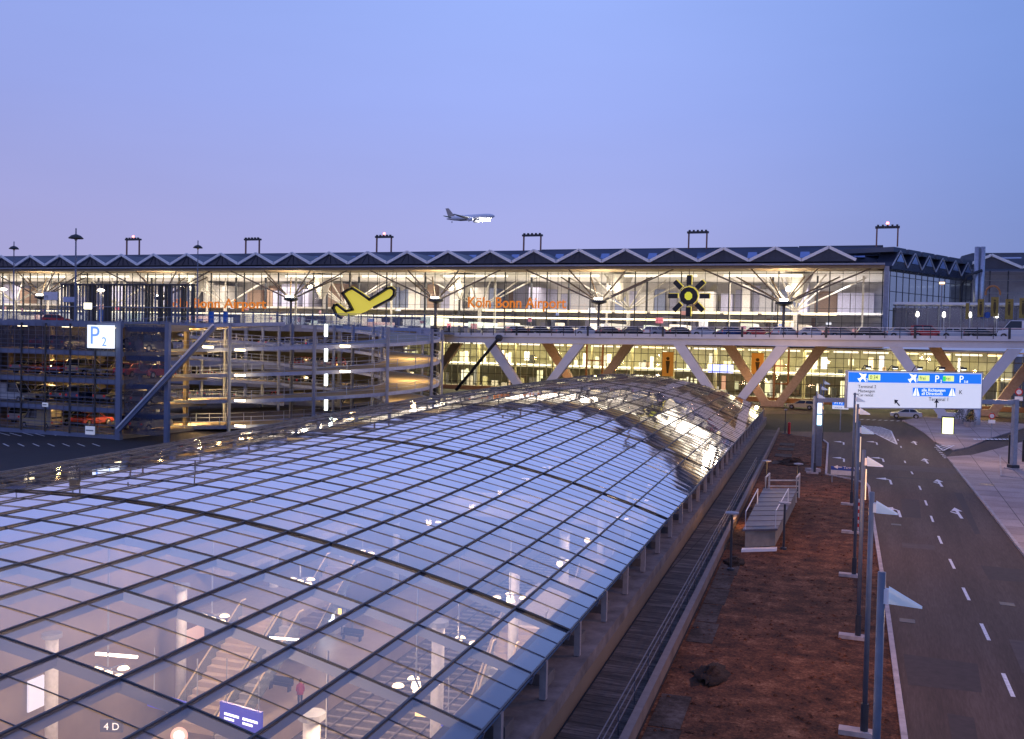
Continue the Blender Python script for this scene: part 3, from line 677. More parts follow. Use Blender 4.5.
# right end of crest: shallow stepped ridge
for i,(xa_,xb_,h_) in enumerate([(-16,-1.5,.3),(-66,-16.2,.2)]):
    MB().box((xa_,YF+13,28.3),(xb_,YF+40,28.3+h_)).build('ridge_cap',M_roof,term)
MB().box((XL,YF-.25,24.1),(XR,YF+.15,24.42)).build('eave_beam',mat('eave_beam',(.28,.30,.36),.5),term)
MB().box((XL,YF+.2,23.6),(XR,YF+8,24.05)).build('soffit',M_soff,term)
YG=186.
M_fg=glass_mat('facade_glass',1.45,(.93,.94,.95),(.4,.42,.5),.03)
MB().sheet([(XL,YG,10.9),(XR,YG,10.9),(XR,YG,23.8),(XL,YG,23.8)]).build('upper_glazing',M_fg,term)
MB().sheet([(XL,YG,0.5),(22,YG,0.5),(22,YG,9.7),(XL,YG,9.7)]).build('lower_glazing',M_fg,term)
for i in range(99):
    x=XR-.3-i*2.2
    if x<XL: break
    if i%4==0: MB().box((x-.09,YG-.3,10.9),(x+.09,YG-.03,23.7)).build('mullion',M_mull,term)
    else: MB().box((x-.03,YG-.2,10.9),(x+.03,YG-.03,23.7)).build('mullion',M_mull,term)
for z in (12.4,14.5,17.0,19.4,21.6,23.2): MB().box((XL,YG-.28,z-.03),(XR,YG-.22,z+.03)).build('transom',M_mull,term)
mb=MB()
i=0; x=21.
while x>-110:
    mb.box((x-.05,YG-.28,.5),(x+.05,YG-.03,9.7)); x-=1.35
for z in (1.7,3.4,5.2,6.6,8.2): mb.box((-110,YG-.34,z-.06),(22,YG-.29,z+.06))
mb.build('lower_mullions',mat('lower_mullion',(.10,.10,.07),.5,noise=False),term)
# interior: floors, walls
M_int=mat('interior_wall',(.72,.69,.68),.7,noise=(.25,.25)); M_inflo=mat('interior_floor',(.45,.42,.38),.35)
M_inty=mat('interior_wall_lower',(.52,.50,.33),.7,noise=(.3,.3))
MB().box((XL,YG+.1,10.2),(XR,YG+44,10.9)).build('upper_floor',M_inflo,term)
MB().box((XL,YG+40,10.9),(XR,YG+40.4,24)).build('rear_wall',M_int,term)
MB().box((-110,YG+.2,.0),(22,YG+30,.4)).build('lower_floor',M_inflo,term)
MB().box((-110,YG+24,.4),(22,YG+24.4,10.1)).build('lower_rear_wall',M_inty,term)
MB().box((-110,YG+9,4.7),(22,YG+24,5.1)).build('mezzanine',M_int,term)
MB().box((-120,YG-.5,0),(30,YG-.36,.85)).build('base_wall',mat('base_wall',(.45,.26,.13),.8,noise=(.4,.25)),term)
MB().box((XL,YG+.2,9.72),(22,YG+24,9.9)).build('lower_ceiling',M_int,term)
MB().box((XL,YG+.2,23.75),(XR,YG+40,23.95)).build('ceiling',mat('ceiling_white',(.8,.78,.74),.6),term)
MB().box((XL,YG+22,16.6),(XR,YG+40,17.0)).build('gallery_slab',M_int,term)
ri=random.Random(5)
# rear wall panels (varied cladding bays)
cl=[mat('bay_lilac',(.46,.46,.66),.6),mat('bay_grey',(.35,.35,.40),.6),mat('bay_white',(.75,.73,.72),.6),mat('bay_brown',(.30,.2,.15),.6),mat('bay_blue',(.25,.30,.50),.4)]
for row,(z0_,z1_) in enumerate(((11,16.4),(17.1,23.4))):
  x=-3
  for i in range(98):
    wd=ri.choice([1.2,1.8,2.6,3.4,4.8])
    if x-wd<XL: break
    MB().box((x-wd,YG+39.7-ri.choice([0,.6,3,8]),z0_),(x-.15,YG+39.9,z1_-ri.uniform(0,2.2))).build(['wall_bay','upper_wall_bay'][row],ri.choice(cl+[cl[0],cl[0],cl[4],cl[2]]),term); x-=wd+ri.choice([0,.1,.8])
# slim inner struts that carry the roof inside the hall
M_istr=mat('inner_strut',(.58,.55,.50),.5)
for i in range(8):
    hx_=-17.4-33.6*i; MB().tube([(hx_,204,11),(hx_,204,17)],.4,10).build('inner_column',M_istr,term)
    for dx,dy in ((-13,0),(13,0),(-6,-8),(6,-8),(-6,8),(6,8),(-2,-12),(2,-12)): MB().tube([(hx_,204,17),(hx_+dx,204+dy,23.6)],.16,7).build('inner_strut',M_istr,term)
    MB().lathe((hx_+1.5,191,18.2),[(.5,0),(1.2,1.5),(2.6,5.2)],14).build('glow_cone',M_istr,term)  # added cone that catches the nearby lamp, standing in for the uplight glow
    light('POINT',(hx_+1.0,188.3,20.2),520,(1,.86,.62),.5)  # added lamp to brighten that cone
for i in range(40):
    x=-6-i*6.1+ri.uniform(-1.5,1.5); z=ri.uniform(12.2,15.8); MB().box((x,YG+2.5,z),(x+ri.uniform(.4,1.6),YG+2.7,z+ri.uniform(.3,1.1))).build('hanging_sign',glow(f'hs{i%7}',ri.choice([(1,.25,.12),(.25,.4,1),(1,.8,.3),(.95,.95,1),(1,.1,.1)]),ri.uniform(.3,1.1)),term)
for i in range(30):
    x=-5-i*8.3; MB().box((x,YG+14,11),(x+.35,YG+14.4,23.7)).build('hall_post',M_dark if i%3 else M_istr,term)
# strips of light (real fittings)
def strip(x0,x1,y,z,m,h=.3,d=.5): MB().box((x0,y,z),(x1,y+d,z+h)).build('light_strip',m,term)
S_w=glow('strip_warm',(1,.76,.38),2.3); S_n=glow('strip_neutral',(1,.88,.66),1.7); S_c=glow('strip_cool',(.75,.82,1),1.8)
for i in range(14):
    x=-14-i*19
    strip(x-15,x-1,YG+1.6,22.75,S_n,.45); 
for i in range(10): strip(-72+i*7.0-6.2,-72+i*7.0,YG+4,15.9+ri.uniform(-.05,.05),S_w,.42)
for i in range(20): strip(-285+i*10-.0,-215+i*10+8.2,YG+7,14.6,S_w if i%2 else S_n,.3)
# shop fronts on the departures level
shopc=[(1,.75,.4),(1,.86,.6),(1,.3,.15),(.4,.55,1),(1,.65,.25),(.8,1,.75),(1,.9,.75)]
for i in range(84):
    x=-4-i*3.4
    if x<XL+4: break
    c=ri.choice(shopc); s=ri.uniform(.25,1.4); h=ri.uniform(.5,2.2); z=11.5+ri.uniform(0,1.6); wd=ri.uniform(.5,2.6)
    MB().box((x-wd,YG+ri.uniform(3,18),z),(x,YG+19,z+h)).build('shop_front',glow(f'shop{i%14}',c,s),term)
# people-high dark clutter on both floors: desks and kiosks
for i in range(95):
    x=-3-i*2.9+ri.uniform(-1,1)
    if x<XL+2: break
    MB().box((x-ri.uniform(.4,1.5),YG+1.5,10.9),(x,YG+ri.uniform(2,3),10.9+ri.uniform(.8,1.9))).build('check_in_desk',ri.choice([M_dark,M_grey,cl[3],M_white,cl[1]]),term)
# lower level fittings
for i in range(26): strip(20-i*5-4.2,20-i*5,YG+1.8,9.2,S_n if i%3 else S_w,.3)
for i in range(20): strip(19-i*6-4.6,19-i*6,YG+8.6,4.9,glow('strip_yellow',(1,.95,.55),2.6),.3)
for i in range(190):
    x=20-i*.66+ri.uniform(-.5,.5); lv=ri.choice([.5,.5,5.1]); h=ri.uniform(.5,2.4); c=ri.choice([(1,.82,.4),(.95,.95,.45),(1,.68,.3),(1,.95,.7),(.35,.45,1),(1,.4,.2)]) 
    y=YG+(ri.uniform(10,22) if lv>4 else ri.uniform(5,20))
    if ri.random()<.45: MB().box((x-ri.uniform(.2,1.2),y,lv+ri.choice([0,0,.8,1.6])),(x,y+.5,lv+1.7+h*.8)).build('lower_shop_front',glow(f'lshop{i%23}',c,ri.uniform(.2,1.1)),term)
    else: MB().box((x-ri.uniform(.3,1.6),y,lv),(x,y+.5,lv+h)).build('lower_counter',ri.choice([M_dark,cl[3],cl[1],M_inty,cl[2]]),term)
p=atY(708,375,YG+4); MB().box((p.x,YG+4,4.9),(p.x+4.6,YG+4.2,6.4)).build('blue_screen',glow('screen_blue',(.22,.28,1),3.2),term)
for i in range(16): MB().tube([(18-i*8.1,YG+5,.4),(18-i*8.1,YG+5,9.7)],.28,10).build('lower_column',mat('lower_column',(.42,.38,.22),.5),term)
# brown entrance frames
for px_ in (597,665,857):
    p=atY(px_,380,YG-.8)
for (xa,xb) in [(atY(588,370,YG).x,atY(604,370,YG).x),(atY(775,370,YG).x,atY(789,370,YG).x)]:
    mb=MB(); 
    for x in (xa,xb): mb.box((x-.16,YG-1.3,.4),(x+.16,YG-.9,9.6))
    for z in (3.4,6.6): mb.box((xa+.17,YG-1.2,z-.12),(xb-.17,YG-1.0,z+.12))
    mb.build('entrance_frame',mat('entrance_brown',(.30,.15,.07),.6),term)
# roof-support trees standing in front of the glass
M_arm=mat('tree_arm',(.24,.19,.14),.55)
M_lampw=glow('uplight',(1,.93,.78),16)
heads=[-17.4,-50.96,-84.5,-118.1,-151.9,-186.4]
for i,hx in enumerate(heads):
    t=thing('roof_support_tree',f'branching steel roof support before the terminal glass, {ORD[i]} from the right end','roof support',(hx,181,10.6),'branching roof supports of the terminal')
    MB().tube([(hx,181,10.9),(hx,181,17.2)],.26,12).build('trunk',M_arm,t,smooth=True)
    MB().lathe((hx,181,17.2),[(.5,0),(1.5,.35),(1.5,.75),(.4,.9)],12).build('head',M_dark,t)
    for dx,dy,zt in [(-14.2,-1.6,23.6),(14.2,-1.6,23.6),(-5.6,-1.8,23.6),(5.6,-1.8,23.6),(-9,5,22.6),(9,5,22.6),(-3,5,22.6),(3,5,22.6)]:
        MB().tube([(hx+dx*.06,181,17.9),(hx+dx,181+dy*.9,zt)],.17,8,r2=.13).build('branch',M_arm,t)
    MB().box((hx-.7,180.1,18.12),(hx+.7,181.2,18.4)).build('uplight',M_lampw,t)
    light('SPOT',(hx,180.3,18.7),2600,(1,.74,.42),.4,rot=(R(180-6),0,0),spot=R(125),blend=.8)
    light('POINT',(hx,183.6,20.6),900,(1,.82,.58),.6)
for i in range(7):
    light('AREA',(-22-i*42,YG+20,22.3),8800,(1,.87,.70),30,rot=(0,0,0),sy=26)
for i in range(4):
    light('AREA',(8-i*30,YG+9,9.2),8200,(1,.87,.48),24,rot=(0,0,0),sy=12)
# right-hand corner: cladding column, recessed glass wing with folded roof
MB().box((-1.1,YF+.2,11.0),(-.3,YF+8.2,23.9)).build('corner_pier',mat('corner_pier',(.25,.28,.36),.4),term)
c0=Vector((-.2,YF+2,0)); c1=Vector((14.5,212,0)); dv=(c1-c0)
nn=Vector((dv.y,-dv.x,0)).normalized()
MB().sheet([c0+Vector((0,0,10.9)),c1+Vector((0,0,10.9)),c1+Vector((0,0,24)),c0+Vector((0,0,24))]).build('side_glazing',glass_mat('side_glass',1.3,(.50,.55,.55)),term)
for i in range(15):
    q=c0+dv*(i/14); MB().box(q+nn*.05+Vector((-.08,-.08,10.9)),q+nn*.05+Vector((.08,.08,23.6))).build('side_mullion',M_mull,term)
for z in (13.4,16.6,19.8,22.4): MB().bar(c0+nn*.12+Vector((0,0,z)),c1+nn*.12+Vector((0,0,z)),.12,.1).build('side_transom',M_mull,term)
for i in range(6):
    a=c0+dv*(i/6)+nn*.3; b=c0+dv*((i+1)/6)+nn*.3; m_=(a+b)/2
    z0=23.6; zt=26.8
    mb=MB(); mb.prism([a+Vector((0,0,z0)),b+Vector((0,0,z0)),b+Vector((0,0,z0+.5)),m_+(b-a)*.1+Vector((0,0,zt)),m_-(b-a)*.1+Vector((0,0,zt)),a+Vector((0,0,z0+.5))],-nn*3); mb.build('side_gable',M_gab,term)
    mb=MB(); mb.bar(a+nn*.1+Vector((0,0,z0+.5)),m_+nn*.1+Vector((0,0,zt)),.16,.14); mb.bar(m_+nn*.1+Vector((0,0,zt)),b+nn*.1+Vector((0,0,z0+.5)),.16,.14); mb.build('side_fascia',mat('side_fascia',(.5,.52,.56),.5),term)
    MB().prism([m_-(b-a)*.42+Vector((0,0,zt-.3)),m_+(b-a)*.42+Vector((0,0,zt-.3)),m_+(b-a)*.4+Vector((0,0,zt+.5)),m_-(b-a)*.4+Vector((0,0,zt+.5))],-nn*9-Vector((0,0,0))).build('side_ridge',M_roof,term)
    MB().prism([a*.5+m_*.5+nn*.14+Vector((0,0,z0+1.3)),m_+nn*.14+Vector((0,0,zt-.5)),b*.5+m_*.5+nn*.14+Vector((0,0,z0+1.3))],nn*.03).build('skylight',M_sky,term)
MB().prism([c0+Vector((-.9,0,10.9)),c1+Vector((-1.5,0,10.9)),c1+Vector((-12,0,10.9)),c0+Vector((-.9,18,10.9))],(0,0,.1)).build('wing_floor',M_inflo,term)
light('AREA',(-6,205,22),2600,(.95,.95,1),8)
# ------------------------------------------------------------------ second hall at right edge
hall=thing('side_hall','darker glazed hall with zigzag roof at the far right behind yellow banners','hall',(40,222,0))
Y2=220.
MB().sheet([(15,Y2,10.9),(90,Y2,10.9),(90,Y2,26),(15,Y2,26)]).build('glazing',glass_mat('hall_glass',1.8,(.5,.56,.66)),hall)
MB().box((12,Y2+12,10.9),(90,Y2+12.4,27)).build('rear_wall',mat('hall_wall',(.30,.33,.42),.6,noise=(.2,.5)),hall)
for i in range(18): MB().box((15+i*3.3,Y2-.3,10.9),(15.2+i*3.3,Y2-.02,26)).build('mullion',M_mull,hall)
for z in (14.5,18,21.5,24): MB().box((15,Y2-.38,z),(90,Y2-.32,z+.15)).build('transom',M_grey,hall)
a0=atY(990,264,Y2).x; 
for i in range(5):
    p=a0+i*10.8
    mb=MB(); mb.bar((p-5.4,Y2-3,26.4),(p,Y2-3,28.9),.5,.4,upv=(0,1,0)); mb.bar((p,Y2-3,28.9),(p+5.4,Y2-3,26.4),.5,.4,upv=(0,1,0)); mb.build('roof_fascia',M_fas,hall)
    MB().prism([(p-5.4,Y2-2.6,26.2),(p+5.4,Y2-2.6,26.2),(p,Y2-2.6,28.8)],(0,.3,0)).build('gable_infill',M_gab,hall)
MB().prism([(a0-6,Y2+3,26),(a0-5,Y2+4,29.3),(a0-3,Y2+4,29.9),(90,Y2+4,29.9),(90,Y2+3,26)],(0,20,0)).build('roof',M_roof,hall)
for i in range(3): MB().box((a0-1+i*10.8+3,Y2+3.8,27.6),(a0+i*10.8+6,Y2+3.95,29)).build('skylight',M_sky,hall)
light('AREA',(35,Y2+6,24),500,(.8,.85,1),20,sy=6)
# pipes
t=thing('twin_flues','pair of tall shiny steel flue pipes beside the dark hall','flue',(19,205,11))
for px_ in (975.3,980.8):
    p=atY(px_,305,205); MB().tube([(p.x,205,11),(p.x,205,29.4)],.46,14).build('pipe',mat('flue_steel',(.45,.48,.55),.3,metal=.7),t,smooth=True)
p=atY(970,285,204); MB().tube([(p.x-1.6,204,12),(p.x-1.4,204,22),(p.x-.6,204,24),(p.x+2,204.2,25)],.28,10).build('bent_duct',M_dark,t,smooth=True)
# canopy with glass wall on the deck
can=thing('entrance_canopy','long white-edged canopy with glass wall behind the deck cars at right','canopy',(10,182,11))
xa=atY(893,307,180).x; xb=atY(1060,307,180).x
MB().box((xa,178.5,17.55),(xb,184,17.95)).build('roof_slab',M_fas,can)
MB().sheet([(xa+.2,182,12),(xb,182,12),(xb,182,17.5),(xa+.2,182,17.5)]).build('glass_wall',glass_mat('canopy_glass',1.7,(.6,.62,.68),(.4,.4,.5),.2),can)
for i in range(20): 
    x=xa+.4+i*1.7; MB().box((x-.06,181.8,12),(x+.06,181.97,17.5)).build('mullion',M_grey,can)
MB().box((xa,190,11),(xb,190.3,17.4)).build('rear_wall',mat('canopy_wall',(.36,.34,.36),.7),can)
for i,px_ in enumerate((917.5,944,970,997)):
    p=atY(px_,316,180.5); t=thing('canopy_lamp',f'bright lamp on a short post under the white canopy, {ORD[i]} from the left','lamp',(p.x,180.5,12),'lamps under the white canopy')
    MB().tube([(p.x,180.5,12),(p.x,180.5,15.6)],.08,8).build('post',M_white,t); MB().lathe((p.x,180.5,15.6),[(.14,0),(.24,.2),(.20,.7),(.08,.85)],12).build('lamp_head',glow('canopy_glow',(1,.93,.8),10),t)
# banners
M_ban=mat('banner_yellow',(.33,.24,.05),.7,noise=(2,.3)); M_banp=mat('banner_print',(.09,.06,.02),.7)
for i,(px_,wd,hh,top) in enumerate([(967.5,.5,2.6,303),(981,.9,2.9,299),(995,1.1,3.1,297),(1009.5,1.15,3.2,299),(1023.5,1.1,3.2,298)]):
    p=atY(px_,top,176); z1=p.z
    t=thing('banner',f'hanging yellow banner with dark figure print, {ORD[i]} from the left at the right edge','banner',(p.x,176,12.2),'yellow banners by the right edge')
    MB().tube([(p.x+wd/2+.06,176.02,12.2),(p.x+wd/2+.06,176.02,z1+.4)],.05,6).build('pole',M_grey,t)
    MB().box((p.x-wd/2,176,z1-hh),(p.x+wd/2,176.03,z1)).build('cloth',M_ban,t)
    if wd>.6:
        mb=MB()
        mb.lathe((p.x,175.98,z1-.55),[(.16,-.005),(.16,.005)],12,'y'); mb.prism([(p.x-.16,175.985,z1-.8),(p.x+.16,175.985,z1-.8),(p.x+.22,175.985,z1-1.7),(p.x+.1,175.985,z1-2.6),(p.x-.1,175.985,z1-2.6),(p.x-.22,175.985,z1-1.7)],(0,-.01,0)); mb.build('figure_print',M_banp,t)
t=thing('arched_sculpture','orange arched frame rising above the yellow banners','sculpture',atY(994,300,177))
p=atY(994,300,177); MB().tube([p+Vector((.35*math.cos(a)*3-.2,0,.35*math.sin(a)*3.6+1.0)) for a in [PI*k/8-.2 for k in range(10)]],.16,8).build('arch_frame',mat('arch_orange',(.40,.17,.05),.5),t)
for i,px_ in enumerate((982,987.5)):
    p=atY(px_,315,176.5); tt=thing('round_road_sign',['blue round sign on a post, left of two below the banners','blue round sign on a post, right of two below the banners'][i],'sign',(p.x,176.5,12.2)); MB().tube([(p.x,176.55,12.2),(p.x,176.55,p.z)],.04,6).build('post',M_grey,tt); MB().lathe((p.x,176.5,p.z),[(.5,-.03),(.5,.03)],18,'y').build('disc',mat('plain_blue',(.02,.12,.5),.4),tt)
t=thing('street_lamp','tall deck lamp with small amber head in front of the recessed wing','street lamp',(0,176,12))
p=atY(942,284,176); MB().tube([(p.x,176,12),(p.x,176,p.z)],.09,8).build('pole',M_grey,t); MB().box((p.x-.4,175.7,p.z),(p.x+.4,176.2,p.z+.3)).build('lamp_head',glow('amber_head',(1,.6,.25),3),t)
# ------------------------------------------------------------------ facade lettering and emblems
def sign_text(name,label,pxl,pxr,body):
    a=atY(pxl,307.3,179); b=atY(pxr,307.3,179); t=thing(name,label,'lettering',(a.x,179,a.z))
    L_=b.x-a.x; tmp=text_obj(body,2.9,M_text,.10,'letters',t,face_front(a.x,179,a.z),squeeze=1,bold=.03)
    me=tmp.data; xs=[v.co.x for v in me.vertices]; f=L_/(max(xs)-min(xs)); x0=min(xs)
    for v in me.vertices: v.co.x=(v.co.x-x0)*f
    for i in range(9): MB().tube([(a.x+L_*(i+.5)/9,179.15,a.z+.1),(a.x+L_*(i+.5)/9,179.6,a.z+7)],.03,5).build('hanger',M_dark,t)
    return t
sign_text('facade_lettering','orange lit letters of the airport name before the glass, right of the plane emblem',468,566,'Köln Bonn Airport')
sign_text('facade_lettering','orange lit letters of the airport name, partly behind the louvred box at left',165,266,'Köln Bonn Airport')
outl=[(140,372),(150,345),(182,338),(225,372),(270,405),(335,388),(300,320),(235,222),(285,188),(335,170),(420,222),(510,285),(600,230),(690,172),(735,165),(765,190),(762,240),(725,280),(560,365),(470,420),(400,450),(310,475),(215,470),(170,440)]
pts=[atY(320+x/10.24,270+y/10.24,179) for x,y in outl]
t=thing('plane_emblem','big yellow lit emblem of a climbing plane with black outline on the facade','emblem',pts[0])
MB().prism(pts,(0,.5,0)).build('emblem_face',M_yellow,t)
cen=sum(pts,Vector())/len(pts)
mb=MB(); off=[Vector((.12,0,-.28))]
for a,b in zip(pts,pts[1:]+pts[:1]):
    q=(a+b)/2
    # lit outer rim
for i in range(len(pts)):
    a,b=pts[i],pts[(i+1)%len(pts)]; d=(b-a).normalized()*.2
    if i in (18,19,20,21): continue
    mb.bar(a-d+Vector((.12,-.25,-.36)),b+d+Vector((.12,-.25,-.36)),.42,.8,upv=(0,1,0))
mb.build('emblem_outline',M_black,t)
for q in (6,12,14): MB().tube([pts[q]+Vector((0,.3,0)),(pts[q].x,179.4,23.7)],.05,6).build('hanger',M_dark,t)
c=atY(688.5,296,179); t=thing('sun_emblem','round black and yellow sun emblem with eight blocks hung on the facade','emblem',c)
mb=MB(); n=12
ring=[(c.x+1.62*math.cos(2*PI*k/n),179,c.z+1.62*math.sin(2*PI*k/n)) for k in range(n)]; mb.prism(ring,(0,.6,0)); mb.build('emblem_disc',M_black,t)
MB().prism([(c.x+1.70*math.cos(2*PI*k/n)+.05,179.3,c.z+.12+1.70*math.sin(2*PI*k/n)) for k in range(n)],(0,.5,0)).build('rim',M_yellow,t)
MB().prism([(c.x+.72*math.cos(2*PI*k/8+.4),178.95,c.z+.78*math.sin(2*PI*k/8+.4)) for k in range(8)],(0,-.1,0)).build('centre',mat('emblem_centre',(.6,.6,.05),.5,emit=(.85,.8,.05),es=.55,noise=False),t)
for k in range(8):
    a=PI/4*k+PI/2; d=Vector((math.cos(a),0,math.sin(a))); s_=Vector((-math.sin(a),0,math.cos(a))); r0,r1,hw=1.98,3.7,.42
    q=[c+d*r0-s_*hw,c+d*r1-s_*hw,c+d*r1+s_*hw,c+d*r0+s_*hw]
    b=MB().prism([v+Vector((0,0,0)) for v in q],(0,.5,0)).build('block',M_black,t)
    MB().prism([v+Vector((.10,.25,.10)) for v in q],(0,.5,0)).build('block_side',M_yellow,b)
MB().tube([(c.x,179.3,c.z+3.7),(c.x,179.3,24)],.06,6).build('hanger',M_dark,t)
# ------------------------------------------------------------------ roof gantries
GL=[(127,139.5,240.5,True),(246,259.5,240.5,False),(377,391.5,238,True),(524,541,236.5,False),(689,707,233.5,False),(877,898,228.5,True)]
for i,(a,b,y,red) in enumerate(GL):
    A_=atY(a,y,190); B_=atY(b,y,190); t=thing('roof_portal',f'rust-edged portal frame on the terminal roof, {ORD[i]} from the left'+(' with red lamp' if red else ''),'roof portal',((A_.x+B_.x)/2,190,28),'portal frames along the terminal roof')
    M_ptl=mat('portal_rust',(.30,.14,.10),.6)
    for x in (A_.x,B_.x): MB().box((x-.13,189.8,28.2),(x+.13,190.1,A_.z)).build('leg',M_ptl,t)
    MB().box((A_.x-.3,189.6,A_.z+.003),(B_.x+.3,190.4,A_.z+.38)).build('crossbeam',M_dark,t)
    for k in range(5): MB().box((A_.x+k*(B_.x-A_.x)/4.4,189.5,A_.z+.385),(A_.x+k*(B_.x-A_.x)/4.4+.35,189.9,A_.z+.62)).build('floodlight',M_dark,t)
    if red: MB().lathe(((A_.x+B_.x)/2,190,A_.z+.62),[(.14,0),(.28,.2),(.2,.5),(.05,.55)],10).build('red_lamp',glow('red_lamp',(1,.16,.12),6),t)
# ------------------------------------------------------------------ elevated deck with V piers
deck=thing('elevated_road','long white elevated departures road on V piers before the terminal','elevated road',(-30,160,0))
M_gird=mat('girder_white',(.66,.66,.69),.5,noise=(.25,.12)); 
X0,X1=-73.0,75.
def zt(x): return 11.15+(x-X0)*.0125
mb=MB()
def slab(mb,y0,y1,d0,d1):
    mb.add([(X0,y0,zt(X0)-d0),(X1,y0,zt(X1)-d0),(X1,y1,zt(X1)-d0),(X0,y1,zt(X0)-d0),(X0,y0,zt(X0)-d1),(X1,y0,zt(X1)-d1),(X1,y1,zt(X1)-d1),(X0,y1,zt(X0)-d1)],[(0,3,2,1),(4,5,6,7),(0,1,5,4),(1,2,6,5),(2,3,7,6),(3,0,4,7)])
slab(mb,160.4,184.5,1.1,.25); mb.build('deck_slab',mat('deck_surface',(.14,.13,.14),.8),deck)
mb=MB(); slab(mb,159.9,160.35,.62,-.10); mb.build('edge_beam',M_gird,deck)
mb=MB(); slab(mb,160.25,161.6,1.62,.66); mb.build('girder',M_gird,deck)
mb=MB(); slab(mb,172,173.4,1.62,1.12); mb.build('girder',M_gird,deck)
def pier(mb,x,y,z0,hw,ztop):
    for sg in (-1,1):
        a=Vector((x+sg*.7,y,z0)); b=Vector((x+sg*hw,y,ztop))
        mb.prism([a+Vector((-sg*.75,0,0)),a+Vector((sg*.75,0,0)),b+Vector((sg*.95,0,0)),b+Vector((-sg*.95,0,0))],(0,1.1,0))
    mb.box((x-1.9,y-.01,z0),(x+1.9,y+1.12,z0+1.1))
M_pr=mat('pier_lamplit',(.40,.33,.26),.6)  # brown of the rear piers is orange lamp light put into the colour
for x in (-89.5,-56.6,-23.6,9.0,42): mb=MB(); pier(mb,x,160.3,-.1,8.1,zt(x)-1.6); mb.build('v_pier',M_gird,deck)
for x in (-83.5,-50.6,-18.0,14.4,47): mb=MB(); pier(mb,x,172.1,-.1,7.6,zt(x)-1.6); mb.build('v_pier',M_pr,deck)
for x in (-56.6,-23.6,9.0): light('POINT',(x+3,167.5,4.5),620,(1,.46,.13),.3)
for x in (-50.6,-18.0,14.4,-68): light('POINT',(x,177.5,6.5),760,(1,.50,.17),.3)
# railing of the deck
rl_=thing('deck_railing','slim metal railing with dark posts along the white deck edge','railing',(0,160.1,12))
for hz in (.45,.8,1.15): MB().bar((X0,159.98,zt(X0)+.1+hz),(X1,159.98,zt(X1)+.1+hz),.09 if hz>1 else .05).build('rail',M_fas,rl_)
n=0; x=X0+1
while x<30 and n<98:
    w_=.34 if n%6==0 else .10
    MB().box((x-w_/2,159.84,zt(x)-.30),(x+w_/2,159.895,zt(x)+1.28)).build('post',M_dark,rl_); n+=1; x+=2.1
